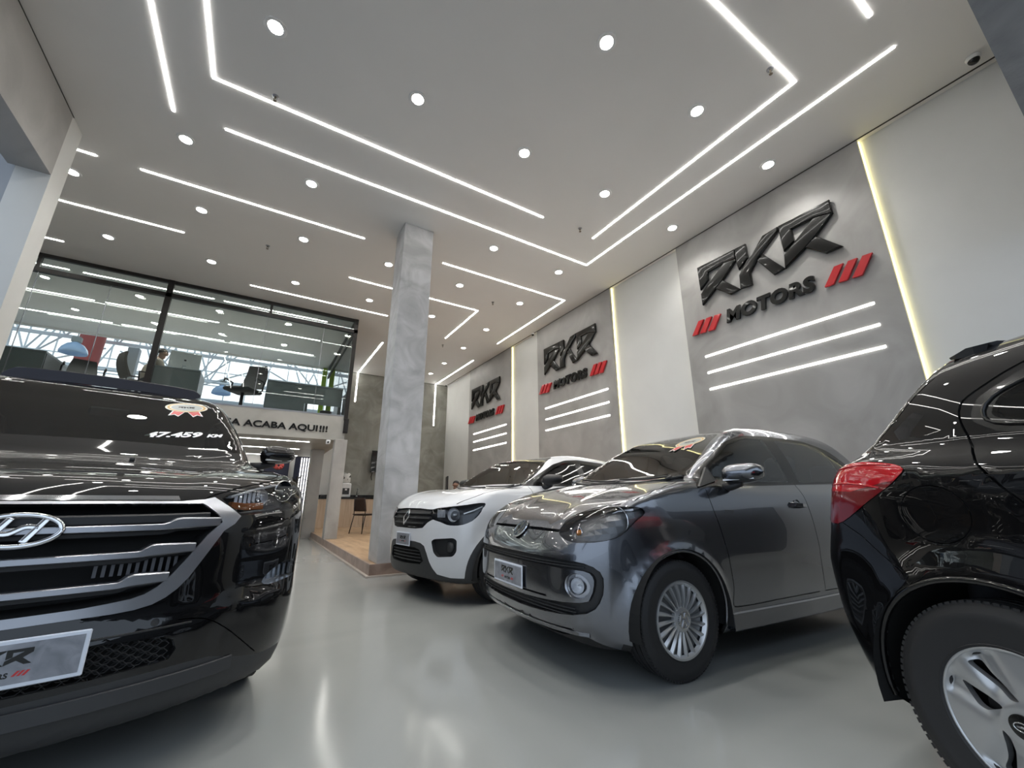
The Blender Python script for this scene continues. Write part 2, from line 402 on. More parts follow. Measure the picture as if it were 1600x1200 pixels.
CITY = dict(    # white city hatchback, origin under front axle
    plan=[(-2.95,.60),(-2.8,.72),(-2.4,.79),(-1.8,.80),(-.6,.80),(0,.80),(.25,.78),(.42,.735),(.58,.66),(.7,.55)],
    sect=[(.1,-.05),(.25,-.012),(.4,.005),(.6,.015),(.8,.015),(.95,-.01),(1.1,-.06)],
    front=[(.15,.56),(.22,.62),(.34,.655),(.5,.665),(.65,.66),(.78,.645),(.88,.60),(.98,.49),(1.05,.3)],
    rear=[(.1,-2.8),(.3,-2.88),(.5,-2.9),(.9,-2.87),(1.1,-2.8),(1.3,-2.70),(1.45,-2.55)],
    deck=[(-3,1.06),(-2,1.03),(-1,1.02),(-.55,1.06),(-.3,1.06),(0,1.05),(.2,1.03),(.35,1.0),(.49,.945),(.62,.83)],
    under=[(-3,.24),(-2.5,.20),(-.5,.19),(.4,.18),(.6,.21)],
    roof=[(-2.95,1.28),(-2.7,1.4),(-2.3,1.46),(-1.9,1.49),(-1.5,1.50),(-1.2,1.475),(-1.0,1.42),(-.8,1.31),(-.5,1.11),(-.3,.97),(-.1,.78)],
    tumble=[(.7,.05),(.9,.03),(1.05,.0),(1.2,-.045),(1.35,-.11),(1.5,-.19)],
    gplan=[(-2.9,.62),(-2.5,.71),(-2,.745),(-1.2,.74),(-.6,.715),(-.2,.68)],
    flares=[(0,.29,.36,.022,.05),(-2.305,.29,.36,.022,.05)],
    creases=[(.8,.008,.04,-2.6,-.3)],
    fcurve=(.48,2.4), rcurve=(.30,2.2), crown=.05, k=.08, kt=.05, kf=.10, gshift=-.30, gcrown=.06, kg=.10, kj=.05,
    hood_creases=[(.012,.42,.02,-.08)], spine=(-2.2,-.05,.64))
COMPACT = dict( # black compact hatchback seen from behind its rear wheel, origin under rear axle
    plan=[(-.75,.66),(-.6,.74),(-.45,.785),(-.25,.815),(0,.825),(.6,.835),(1.8,.835),(2.5,.82),(2.9,.74),(3.2,.6)],
    sect=[(.1,-.07),(.25,-.02),(.4,-.005),(.6,.005),(.8,.008),(.95,.008),(1.05,-.01),(1.15,-.05)],
    front=[(.12,3.08),(.2,3.14),(.3,3.18),(.5,3.19),(.7,3.15),(.85,3.05),(1.0,2.7)],
    rear=[(.1,-.48),(.2,-.56),(.35,-.64),(.5,-.69),(.65,-.70),(.8,-.66),(.95,-.61),(1.05,-.56),(1.13,-.44),(1.3,-.27),(1.42,-.17),(1.5,-.12)],
    deck=[(-.7,1.12),(-.4,1.12),(.2,1.08),(1.5,1.02),(2.2,1.0),(2.6,.95),(2.9,.88),(3.1,.8)],
    under=[(-.6,.26),(-.3,.22),(.4,.20),(2.5,.18),(3.1,.2)],
    roof=[(-.6,1.36),(-.4,1.42),(-.1,1.475),(.4,1.51),(1.0,1.52),(1.4,1.50),(1.7,1.36),(2.1,1.14),(2.4,.95)],
    tumble=[(.8,.05),(.95,.03),(1.1,.0),(1.25,-.05),(1.4,-.13),(1.5,-.21)],
    gplan=[(-.6,.60),(-.3,.70),(0,.745),(.6,.765),(1.4,.76),(2.2,.70)],
    flares=[(0,.31,.38,.024,.075),(2.49,.31,.38,.024,.075)],
    creases=[(1.03,.008,.03,-.25,2.4),(.62,-.006,.08,.3,2.1)],
    fcurve=(.4,2.3), rcurve=(.22,3.0), crown=.04, k=.08, kt=.06, kf=.10, gshift=.1, gcrown=.05, kg=.12, kj=.06,
    spine=(-.05,2.4,.66))
# ================================================================ THE ROOM
HC = 5.24
def slab(name, a, b, m, **k): return MB().box(a, b).build(name, m, **k)
slab('floor', (-12, -12, -.1), (6.2, 16, 0), M_FLOOR, kind='structure')
slab('ceiling', (-2.45, .045, HC), (6.1, 5.87, HC+.25), M_CEIL, kind='structure')
slab('ceiling', (-6.2, 5.87, HC), (6.1, 14.6, HC+.25), M_CEIL, kind='structure')
slab('wall_right', (5.84, -4, 0), (6.1, 14.75, HC), M_WHITE, kind='structure')
slab('wall_back', (2.1, 14.5, 0), (5.84, 14.75, HC), M_CONC_D, kind='structure')
slab('wall_back', (-6.2, 14.5, 0), (2.1, 14.75, 2.79), M_WHITE, kind='structure')
slab('wall_back', (-6.2, 14.5, 5.20), (2.1, 14.6, HC), M_CEIL, kind='structure')
slab('wall_left', (-6.4, 6.1, 0), (-6.2, 14.75, HC), M_WHITE, kind='structure')
slab('wall_left', (-12, 5.9, 0), (-2.72, 6.1, HC), noise_mix(mat('shaded_blue_render', rough=.7), [(.34,.35,.37),(.42,.43,.45)], scale=2), kind='structure')  # first material: plaster with its shade and blue daylight put into the colour
slab('wall_left', (-2.72, 5.84, 0), (-2.45, 6.14, HC), M_WHITE, kind='structure')
slab('trim_1', (-2.78, .045, 4.40), (-2.45, 5.84, HC), M_CONC, kind='structure')      # header beam over the side opening
slab('trim_2', (-12, -.75, 3.3), (6.1, .045, HC+.2), M_HEAD, kind='structure')        # header over the front opening
slab('added_reflection_panel', (3.62, -.5, 0), (5.84, -.35, 1.5), mat('dark_reflection_panel', (.03,.032,.04), .45), kind='structure')  # added out of view so the grey car's door reflects something dark
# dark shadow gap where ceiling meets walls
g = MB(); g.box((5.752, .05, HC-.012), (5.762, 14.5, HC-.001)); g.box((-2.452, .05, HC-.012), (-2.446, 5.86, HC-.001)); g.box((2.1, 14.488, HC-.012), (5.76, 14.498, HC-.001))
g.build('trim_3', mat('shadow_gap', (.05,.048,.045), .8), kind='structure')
# raised timber platform with a brown stone step
slab('floor_platform', (1.37, 5.68, 0), (5.84, 14.5, .145), M_WOODF, kind='structure')
s = MB(); s.box((1.345, 5.655, 0), (5.84, 5.682, .15)); s.box((1.345, 5.682, 0), (1.372, 14.5, .15)); s.build('trim_4', M_SKIRT, kind='structure')
s = MB(); s.box((1.305, 5.62, 0), (5.84, 5.655, .022)); s.box((1.305, 5.655, 0), (1.345, 14.5, .022)); s.build('trim_5', M_TRIM, kind='structure')
# square cement column
c = MB(); c.box((1.44, 5.69, .145), (1.92, 6.17, HC), bev=.006); c.build('column', M_COLUMN, label='tall square burnished cement column standing on the corner of the platform', cat='column')
# cement panels on the right wall with warm edge light
for k, (y0, y1) in enumerate(((1.24, 3.89), (5.54, 8.22), (9.57, 12.28))):
    o = slab('wall_panel', (5.76, y0, 0 if k == 0 else .145), (5.84, y1, HC), M_CONC,
         label=('grey cement wall panel nearest the camera carrying the largest black emblem', 'middle grey cement wall panel between the two other emblem panels',
                'farthest grey cement wall panel, next to the back corner')[k], cat='wall panel', group='cement panels on the right wall')
    MB().box((5.808, y0-.010, .15), (5.832, y0-.001, HC-.01)).build('edge_light', M_EDGE, o, label='warm white edge light strip')
    MB().box((5.815, y1+.001, .15), (5.835, y1+.006, HC-.01)).build('edge_light', mat('led_edge_dim', (1,1,.8), .5, emit=(1.0,.92,.6), es=1.6), o, label='dim edge light strip')

# ---------------------------------------------------------------- wall emblems
def emblem(y0, z0, sc, which, grp):
    """y0,z0: lower left of the big letters; u runs towards -y, relief towards -x"""
    D = dict(zip(('near', 'mid', 'far'), (0, 1, 2)))
    f = lambda u, v, t: (t, y0 - u*sc, z0 + v*sc)
    root = empty('wall_sign', (5.76, y0, z0), label='raised black RKR letters with MOTORS and red slashes on the %s cement panel' % which, cat='sign', group=grp)
    for names, polys in (('letter_r', RKR[0:3]), ('letter_k', RKR[3:6]), ('letter_r', RKR[6:9])):
        b = MB()
        for p in polys:
            n = len(p); cx = sum(q[0] for q in p)/n; cy = sum(q[1] for q in p)/n
            b.prism(p, f, 5.745, 5.700)
        o = b.build(names, M_BLK)
        bm = bmesh.new(); bm.from_mesh(o.data)
        ed = [e for e in bm.edges if len(e.link_faces) == 2 and e.calc_face_angle(0) > 1.0 and all(v.co.x < 5.71 for v in e.verts)]
        bmesh.ops.bevel(bm, geom=ed, offset=.022*sc, segments=3, profile=.6, affect='EDGES')
        for q in bm.faces: q.smooth = True
        bm.to_mesh(o.data); bm.free(); o.data.set_sharp_from_angle(angle=math.radians(35))
        o.parent = root; o.matrix_parent_inverse = Matrix.Translation((-5.76, -y0, -z0))
    M = axes((5.745, y0-.345*sc, z0-.405*sc), (0, -1, 0), (0, 0, 1), (-1, 0, 0))
    t = text_obj('word_motors', 'MOTORS', .262*sc, .03, M_BLK, M, bold=.010*sc, bevel=.006, spacing=1.12, shear=.15, xs=1.02)
    t.parent = root; t.matrix_parent_inverse = Matrix.Translation((-5.76, -y0, -z0))
    for p in BARS_R + BARS_L:
        b = MB(); b.prism(p, f, 5.75, 5.715); o = b.build('slash', M_RED, root, label='red slash'); o.matrix_parent_inverse = Matrix.Translation((-5.76, -y0, -z0))
GE = 'dealership emblems on the cement panels'
emblem(3.513, 3.92, 1.0, 'nearest', GE); emblem(7.87, 3.90, 1.0, 'middle', GE); emblem(12.02, 3.80, 1.0, 'farthest', GE)
# three light lines below each emblem
def light_line(a, b, wd, normal, label, group, cat='light strip', m=None):
    A, B = Vector(a), Vector(b); n = Vector(normal); d = (B-A).normalized(); s_ = d.cross(n) * wd/2; t = n * .006
    v = [A-s_, A+s_, B+s_, B-s_]; v2 = [q + t for q in v]
    o = mesh_obj('light_line', v + v2, [(4,5,6,7),(0,1,5,4),(1,2,6,5),(2,3,7,6),(3,0,4,7)], m or M_STRIP, label=label, cat=cat, group=group)
    bm = bmesh.new(); bm.from_mesh(o.data); bmesh.ops.recalc_face_normals(bm, faces=bm.faces); bm.to_mesh(o.data); bm.free()
    return o
for wn, y0, y1, zz in (('nearest', 3.605, 1.475, (3.103, 2.836, 2.571)), ('middle', 7.915, 5.763, (3.085, 2.81, 2.545)), ('farthest', 11.88, 9.80, (2.99, 2.738, 2.473))):
    for nm, z in zip(('top', 'middle', 'bottom'), zz):
        light_line((5.76, y0, z), (5.76, y1, z), .024, (-1, 0, 0), '%s of three white light lines under the %s wall emblem' % (nm, wn), 'light lines on the right wall')

# ---------------------------------------------------------------- ceiling light lines
zc = HC
def cl(pts, label): 
    P = [Vector((x, y, zc)) for x, y in pts]; w_ = .0125; V = []; F = []
    # mitred flat channel
    L = []; R_ = []
    for i, p in enumerate(P):
        d0 = (P[i]-P[i-1]).normalized() if i else (P[1]-P[0]).normalized()
        d1 = (P[i+1]-P[i]).normalized() if i < len(P)-1 else d0
        n0 = Vector((-d0.y, d0.x, 0)); n1 = Vector((-d1.y, d1.x, 0)); m_ = (n0+n1).normalized(); k = w_ / max(.3, m_.dot(n0))
        L.append(p + m_*k); R_.append(p - m_*k)
    n = len(P)
    V = [v for v in L+R_] + [v - Vector((0,0,.006)) for v in L+R_]
    for i in range(n-1):
        F += [(2*n+i, 2*n+i+1, 3*n+i+1, 3*n+i), (i, i+1, 2*n+i+1, 2*n+i), (n+i+1, n+i, 3*n+i, 3*n+i+1)]
    F += [(0, n, 3*n, 2*n), (n-1, 3*n-1, 4*n-1, 2*n-1)]
    o = mesh_obj('ceiling_light_line', V, F, M_STRIP, label=label, cat='light strip', group='light lines in the ceiling')
    bm = bmesh.new(); bm.from_mesh(o.data); bmesh.ops.recalc_face_normals(bm, faces=bm.faces); bm.to_mesh(o.data); bm.free()
cl([(-1.44, 5.15), (-1.44, .7)], 'straight ceiling light line at upper left, outside the large frame')
cl([(3.27, 4.44), (-1.01, 4.44), (-1.01, 1.2)], 'large L-shaped ceiling light line whose corner points to the left header beam')
cl([(-.94, 5.125), (4.77, 5.125), (4.77, .57)], 'longest L-shaped ceiling light line with its corner above the middle white wall stretch')
cl([(4.31, 4.44), (4.31, 1.265), (.4, 1.265)], 'L-shaped ceiling light line with its corner at the upper right')
cl([(4.24, .585), (-.5, .585)], 'short visible end of a ceiling light line at the top right edge')
cl([(-1.96, 6.47), (.97, 6.47)], 'straight ceiling light line running from left wall edge to the left of the column top')
cl([(-4.9, 6.47), (-2.4, 6.47)], 'short ceiling light line nearest the white left pilaster top')
cl([(-4.9, 7.87), (-1.65, 7.87)], 'ceiling light line beside the left pilaster, second from the glass front')
cl([(-5.5, 9.26), (-3.47, 9.26)], 'short ceiling light line just outside the glass front at far left')
cl([(2.40, 6.475), (5.30, 6.475), (5.30, 9.55)], 'V-shaped ceiling light line right of the column, nearer of two')
cl([(.99, 7.94), (3.87, 7.94), (3.87, 9.93)], 'V-shaped ceiling light line passing behind the column, farther of two')
cl([(-.71, 9.33), (2.12, 9.33)], 'ceiling light line just in front of the glass front, left of the column')
for y, segs in ((10.46, ((-5.2, -3.72), (-3.52, -2.22), (-2.13, -1.41), (-1.22, -.25), (-.22, .92))), (11.93, ((-5.2, -3.71), (-3.52, -1.41), (-1.21, .93))), (13.34, ((-5.6, -3.71), (-3.53, -1.38), (-1.22, .91)))):
    rn = {10.46: 'nearest', 11.93: 'middle', 13.34: 'farthest'}[y]
    for i, (a, b) in enumerate(segs):
        cl([(a, y), (b, y)], 'ceiling light line behind the office glass, %s row, %s piece' % (rn, ('leftmost', 'second from left', 'third from left', 'fourth from left', 'rightmost')[i]))
# lines that turn down the back wall
def wall_turn(x, y0, z1, label):
    o = MB().box((x-.017, y0, HC-.006), (x+.017, 14.5, HC)).box((x-.017, 14.492, z1), (x+.017, 14.5, HC-.006)).build('light_line', M_STRIP, label=label, cat='light strip', group='light lines in the ceiling')
wall_turn(5.345, 11.2, 3.63, 'light line running along the ceiling then down the back wall, right of the column')
wall_turn(2.47, 11.15, 4.2, 'light line running along the ceiling then down the back wall, left of the column')
for i, (y, a, b) in enumerate(((10.6, -3.2, .9), (12.25, -3.2, .82), (14.2, -3.2, .92))):
    zc = 2.24; cl([(a, y), (b, y)], 'light line under the office floor, %s of three' % ('nearest', 'middle', 'farthest')[i]); zc = HC

# ---------------------------------------------------------------- recessed ceiling lamps
DL = [(-.47,3.55),(2.31,2.02),(.92,3.55),(3.72,2.02),(2.34,3.55),(5.23,2.02),(-1.37,5.56),(.05,5.56),(3.74,3.55),(-1.34,7.04),(5.24,3.55),(-2.77,7.02),
      (-2.77,8.69),(-1.33,8.69),(.08,7.04),(1.54,7.06),(3.0,5.57),(4.47,5.6),(.08,8.74),(1.56,8.73),(3.02,7.08),(4.52,7.11),(3.05,8.79),(4.56,8.82),(4.61,10.35),
      (4.66,11.95),(4.68,13.25),(-4.24,11.1),(-4.24,12.78),(-2.8,11.15),(-2.8,12.8),(-1.35,11.13),(-1.4,12.78),(.1,11.12),(.09,12.79),(1.53,11.14),(1.51,12.82),(-.47,2.02),(.92,2.02)]
def downlight(x, y):
    r = empty('ceiling_lamp', (x, y, HC))
    T = MB().lathe([(.062, -.001), (.066, -.008), (.080, -.012), (.094, -.009), (.098, -.001), (.098, .0)], 40)
    T.lathe([(.040, -.003), (.044, -.009), (.050, -.009), (.053, -.003)], 40)
    T.build('trim_ring', M_TRIMW, r, auto=40)
    L = MB().lathe([(0, -.006), (.020, -.0065), (.040, -.005), (.0405, -.003)], 40); L.lathe([(.052, -.004), (.063, -.004)], 40)
    L.build('lens', M_LENS, r, auto=60)
    return r
proto = None
def where(x, y):
    if y > 10.9 and x < 1.6: return 'behind the office glass'
    if y > 10: return 'near the back wall'
    return 'in the showroom ceiling'
LNAMES = ['large lamp near the top edge, left of centre', 'large lamp near the top edge, right of centre', 'lamp just inside the long left light line, upper middle', 'lamp inside the upper right light corner',
 'lamp in the open middle of the ceiling, above the column', 'lamp nearest the wall above the largest emblem', 'lamp between the header beam and the left light line', 'lamp left of the column beyond the long light line',
 'lamp inside the right light frame near its open end', 'lamp left of the column between two straight light lines', 'lamp above the white stretch beside the largest emblem panel', 'lamp touching the top of the white left pilaster',
 'lamp above the left part of the glass front', 'lamp above the middle mullion of the glass front', 'lamp below the straight light line left of the column', 'lamp touching the left side of the column',
 'lamp right of the column under the long light line', 'lamp left of the long light line corner', 'lamp above the end of the glass front transom', 'lamp left of the column between two short light lines',
 'lamp right of the column between two V-shaped lines', 'lamp inside the nearer V-shaped line', 'lamp at the right edge of the column beyond the far V-shaped line', 'lamp left of the end of the nearer V-shaped line',
 'first of three lamps receding to the back wall', 'second of three lamps receding to the back wall', 'last of three lamps receding to the back wall']
def lname(i, x, y):
    if i < len(LNAMES): return 'recessed round ceiling ' + LNAMES[i]
    k = i - len(LNAMES)
    if k < 10:
        return 'recessed round lamp behind the office glass, %s row, %s from left' % (('nearer', 'farther')[k % 2], ('first', 'second', 'third', 'fourth', 'fifth')[k // 2])
    return 'recessed round ceiling lamp inside the large frame, just above the picture edge'
for i, (x, y) in enumerate(DL):
    if proto is None: o = proto = downlight(x, y)
    else: o = copy_tree(proto); o.location = (x, y, HC)
    setp(o, lname(i, x, y), 'ceiling lamp', 'recessed ceiling lamps')
    ld = bpy.data.lights.new('lamp_light', 'SPOT'); ld.energy = SPOT_W; ld.spot_size = math.radians(125); ld.spot_blend = .8; ld.shadow_soft_size = .05; ld.color = (1.0, .98, .94)
    lo = bpy.data.objects.new('lamp_light', ld); COL.objects.link(lo); lo.location = (0, 0, -.02); lo.parent = o
for i, (x, y, d) in enumerate(((-.44,4.34,'beside the long left light line'), (3.95,1.33,'near the upper right light corner'), (3.95,4.35,'near the open end of the right light frame'), (-.44,7.57,'left of the column'), (3.97,7.38,'inside the nearer V-shaped line'), (4.0,10.44,'beyond the far V-shaped line'))):
    r = empty('sprinkler', (x, y, HC), label='small metal ceiling sprinkler ' + d, cat='sprinkler', group='ceiling sprinklers')
    MB().lathe([(0,-.004),(.032,-.004),(.034,0)], 20).build('cover_plate', M_SATIN, r, smooth=True)
    b = MB().tube([(0,0,-.004),(0,0,-.03)], .009, 10).tube([(-.012,0,-.028),(-.016,0,-.045),(0,0,-.06),(.016,0,-.045),(.012,0,-.028)], .0025, 6)
    b.lathe([(0,-.060),(.018,-.060),(.018,-.063),(0,-.063)], 16); b.build('head', mat('dull_brass', (.20,.17,.13), .4, .8), r, smooth=True)
# dome cameras
def dome(loc, label, s=1.0, col=M_TRIMW):
    r = empty('security_camera', loc, label=label, cat='camera', group='security cameras')
    MB().lathe([(0,0),(.055*s,0),(.058*s,-.012*s),(.05*s,-.035*s),(.045*s,-.04*s)], 28).build('housing', col, r, smooth=True)
    MB().lathe([(.045*s,-.038*s),(.042*s,-.055*s),(.03*s,-.072*s),(.012*s,-.08*s),(0,-.081*s)], 28).build('lens_dome', M_BLK, r, smooth=True)
dome((5.58, .20, HC), 'white dome security camera in the ceiling corner at upper right')
dome((5.70, 8.33, 5.20), 'small white security camera at the top of the wall left of the middle emblem panel', .8)
dome((5.66, 14.2, 5.2), 'small white security camera in the far back corner of the ceiling', .8)

# ================================================================ MEZZANINE OFFICE
slab('floor_office', (-6.2, 9.95, 2.24), (1.55, 14.5, 2.79), noise_mix(mat('fascia_cement', rough=.55), [(.36,.35,.32),(.42,.41,.38),(.46,.45,.42)], scale=2), kind='structure')
fs = empty('fascia_sign', (0, 9.95, 2.40), label='black slogan letters fixed along the cement edge of the office floor', cat='sign')
for txt, xa, xb, nm in (('ISA ACABA AQUI', -.79, .97, 'slogan_letters'), ('!!!', 1.01, 1.175, 'exclamation_marks')):
    t = text_obj(nm, txt, .185, .02, M_BLK, axes((0, 0, .005), (1, 0, 0), (0, 0, 1), (0, -1, 0)), fs, bold=.005)
    _bb = [v.co.x for v in t.data.vertices]; _s = (xb-xa) / (max(_bb) - min(_bb)); _m = min(_bb)
    for v in t.data.vertices: v.co.x = xa + (v.co.x - _m) * _s
r = empty('glass_front', (-2.07, 9.95, 2.79), label='black framed glass front of the upper office over the cement slab edge', cat='glass partition')
def gf(name, mb, m, **k): o = mb.build(name, m, r, **k); o.matrix_parent_inverse = Matrix.Translation((2.07, -9.95, -2.79)); return o
gf('top_rail', MB().box((-6.2, 9.93, 5.17), (1.58, 9.99, HC)), M_BLACKM)
gf('transom', MB().box((-6.2, 9.92, 4.87), (1.58, 10.0, 4.955)), M_BLACKM)
gf('mullion', MB().box((-2.12, 9.92, 2.79), (-2.02, 10.0, HC)), M_BLACKM)
gf('corner_post', MB().box((1.49, 9.92, 2.70), (1.575, 10.0, HC)), M_BLACKM)
for x in (-3.93, -.29): gf('short_mullion', MB().box((x-.025, 9.93, 4.955), (x+.025, 9.99, 5.17)), M_BLACKM)
for x0, x1 in ((-6.2, -2.12), (-2.02, 1.49)):
    gf('glass_pane', MB().box((x0, 9.957, 2.79), (x1, 9.965, 4.87)), G_SHOP); gf('glass_pane', MB().box((x0, 9.957, 4.955), (x1, 9.965, 5.17)), G_SHOP)
for x in (-3.9, -2.93, -.33, .83): gf('glass_joint', MB().box((x-.004, 9.95, 2.79), (x+.004, 9.972, 4.87)), M_SATIN)
gf('bottom_channel', MB().box((-6.2, 9.945, 2.79), (1.55, 9.985, 2.82)), M_SATIN)
gf('side_top_rail', MB().box((1.50, 10.0, 5.17), (1.56, 14.5, HC)), M_BLACKM)
gf('side_transom', MB().box((1.50, 10.0, 4.87), (1.56, 14.5, 4.955)), M_BLACKM)
gf('side_glass', MB().box((1.526, 10.0, 2.79), (1.534, 14.5, 4.87)), G_SHOP); gf('side_glass', MB().box((1.526, 10.0, 4.955), (1.534, 14.5, 5.17)), G_SHOP)
b = MB().box((1.50, 9.88, 2.40), (1.60, 9.95, 2.74), bev=.01); b.box((1.52, 9.865, 2.45), (1.58, 9.885, 2.69))
b.build('door_hinge_plate', M_BLACKM, label='dark metal bracket on the right end of the office slab edge', cat='bracket')
MB().box((1.34, 9.78, .145), (1.60, 10.04, 2.24), bev=.004).build('column', M_CONC, label='slim cement post carrying the corner of the office slab', cat='column')
MB().box((1.12, 12.1, 0), (1.42, 12.45, 2.24), bev=.004).build('column', M_CONC, label='cement pilaster under the office slab beside the slatted light screen', cat='column')
r = empty('security_camera', (1.22, 9.97, 2.24), label='small white box security camera under the office slab edge', cat='camera', group='security cameras')
MB().box((-.04,-.03,-.10),(.05,.06,-.005), bev=.012).build('housing', M_TRIMW, r, auto=40); MB().tube([(.0,-.028,-.06),(.0,-.036,-.06)], .02, 16).build('lens', M_BLK, r)

# atrium beyond the office: steel, glazing and roof
AT = empty('atrium_glazing', (-3, 26, 0), label='tall gridded glazed wall of the hall beyond the office', cat='glazed wall')
def ap(name, mb, m, **k): o = mb.build(name, m, AT, **k); o.matrix_parent_inverse = Matrix.Translation((3, -26, 0)); return o
M_STEEL = mat('pale_steel', (.80, .82, .84), .4, .2); M_STEELD = mat('grey_steel', (.30, .31, .33), .5, .2)
gm = MB()
for i in range(40): gm.box((-26 + i*.95, 26, 6.0), (-25.95 + i*.95, 26.06, 10))
for z in (6.0, 6.75, 7.5, 8.25, 9.0): gm.box((-26, 25.98, z), (12, 26.05, z+.05))
ap('mullion_grid', gm, M_STEEL)
ap('panes', MB().box((-26, 26.02, 6.0), (12, 26.03, 10)), glass('atrium_glass', (.93,.95,.97), 1.4))
ap('lower_panel', MB().box((-26, 26.0, 2.0), (12, 26.1, 6.0)), mat('pale_panel', (.60,.63,.65), .6))
slab('atrium_roof', (-26, 14.75, 9.9), (12, 21.5, 10.1), mat('grey_roof_sheet', (.28,.29,.30), .7), kind='structure')
slab('atrium_floor', (-26, 16.0, 1.9), (12, 26, 2.0), mat('pale_hall_floor', (.5,.5,.5), .4), kind='structure')
def truss(y, z0, z1, x0, x1, step, r_, label, ph=0):
    b = MB()
    for z in (z0, z1): b.tube([(x0, y, z), (x1, y, z)], r_*1.5, 8)
    for z in (z0,): b.tube([(x0, y+.9, z+.3), (x1, y+.9, z+.3)], r_*1.3, 8)
    n = int((x1-x0)/step)
    for i in range(n):
        a = x0 + i*step + ph
        b.tube([(a, y, z0), (a+step/2, y, z1)], r_, 6); b.tube([(a+step/2, y, z1), (a+step, y, z0)], r_, 6)
        b.tube([(a, y, z0), (a+step/2, y+.9, z0+.3)], r_*.8, 6)
    b.build('roof_truss', M_STEEL, label=label, cat='steel truss', group='white steel trusses of the hall')
truss(17.5, 6.3, 7.1, -12, 6, .9, .028, 'white lattice truss nearest the office, high in the hall')
truss(21.0, 6.9, 8.4, -16, 8, 1.5, .035, 'deep white lattice truss in the middle of the hall')
truss(24.5, 6.6, 9.4, -20, 9, 2.1, .04, 'farthest white lattice truss against the bright glazing', .4)
for i, (cx, cy) in enumerate(((-14.2, 22), (-8.7, 22), (-3.2, 22), (2.3, 22))):
    b = MB(); b.tube([(cx, cy, 2.0), (cx, cy, 5.6)], .09, 10)
    for a in range(7):
        t = math.radians(-78 + a*26); b.tube([(cx, cy, 5.6), (cx + 2.6*math.sin(t), cy + .4*math.cos(3*a), 5.6 + 3.0*math.cos(t*.8))], .035, 6)
    b.build('tree_support', M_STEEL, label='white branching steel support in the hall, %s from left' % ('first', 'second', 'third', 'fourth', 'fifth')[i], cat='steel support', group='branching steel supports')
b = MB().lathe([(.30, 2.0), (.32, 5.0), (.36, 7.2), (.52, 7.6)], 32, Matrix.Translation((-5.95, 20, 0)))
b.build('red_column', mat('red_paint', (.42,.07,.06), .5), smooth=True, label='round red column standing in the hall beyond the left office glass', cat='column')
b = MB().box((-3.75, 15.2, 2.0), (-3.5, 15.45, 5.2)).build('column', M_STEELD, label='grey steel post beyond the office beside the seated person', cat='column')
MB().box((1.34, 14.36, 2.79), (1.48, 14.48, 5.20), bev=.01).build('green_post', mat('lime_paint', (.25,.42,.02), .4), label='lime green post at the far right corner of the office', cat='post')
def bay_lamp(loc, s, label):
    r = empty('bay_lamp', loc, label=label, cat='hanging lamp', group='hanging dome lamps of the hall')
    MB().lathe([(.12*s,.42*s),(.17*s,.38*s),(.30*s,.30*s),(.42*s,.14*s),(.47*s,-.02*s),(.46*s,-.10*s),(.45*s,-.10*s),(.46*s,-.02*s),(.41*s,.13*s),(.29*s,.28*s),(.12*s,.37*s)], 32).build('shade', mat('blue_acrylic', (.42,.58,.80), .15, 0, .5), r, smooth=True)
    MB().box((-.16*s,-.12*s,.42*s),(.16*s,.12*s,.68*s), bev=.02).build('ballast_box', mat('olive_grey', (.25,.26,.24), .5), r)
    MB().lathe([(0,.05*s),(.12*s,.04*s),(.14*s,.2*s),(.06*s,.38*s)], 20).build('bulb', mat('pale_bulb', (.8,.85,.9), .3, emit=(.8,.9,1), es=.6), r, smooth=True)
    MB().tube([(0,0,.68*s),(0,0,9.9-loc[2])], .012, 6).build('cord', M_BLACKM, r)
bay_lamp((-4.98, 15.7, 4.98), .64, 'pale blue dome lamp hanging in front of the red column')
bay_lamp((-2.25, 25, 6.25), .9, 'pale blue dome lamp hanging behind the black office chair')

# office furniture
M_DESK = mat('grey_laminate', (.26,.29,.31), .35); M_DESKD = mat('dark_grey_laminate', (.12,.125,.13), .4)
def desk(x0, x1, y0, y1, label, opening=False):
    r = empty('office_desk', ((x0+x1)/2, (y0+y1)/2, 2.79), label=label, cat='desk', group='grey office desks'); I = Matrix.Translation((-(x0+x1)/2, -(y0+y1)/2, -2.79))
    def p(n, mb, m, **k): o = mb.build(n, m, r, **k); o.matrix_parent_inverse = I
    p('desk_top', MB().box((x0, y0, 3.49), (x1, y1, 3.53), bev=.004), M_DESK)
    if opening:
        xm = x0 + (x1-x0)*.5
        p('modesty_panel', MB().box((x0+.01, y0+.02, 2.80), (xm, y0+.045, 3.49)), M_DESK)
        p('modesty_panel', MB().box((xm, y0+.02, 3.08), (x1-.02, y0+.045, 3.49)), M_DESK)
        for x in (xm+.02, x1-.07): p('leg', MB().box((x, y0+.05, 2.79), (x+.05, y1-.05, 3.49)), M_DESKD)
    else:
        p('modesty_panel', MB().box((x0+.01, y0+.02, 2.80), (x1-.01, y0+.045, 3.49)), M_DESK)
    p('side_panel', MB().box((x1-.03, y0+.045, 2.79), (x1, y1, 3.49)), M_DESKD); p('side_panel', MB().box((x0, y0+.045, 2.79), (x0+.03, y1, 3.49)), M_DESKD)
desk(-5.3, -3.60, 10.3, 11.4, 'grey office desk behind the far left glass')
desk(-2.11, -1.34, 10.3, 11.05, 'grey office desk just right of the thick mullion, with a white monitor on it')
desk(-.13, 1.46, 10.3, 11.1, 'long grey office desk at the right end of the glass, open underneath', True)
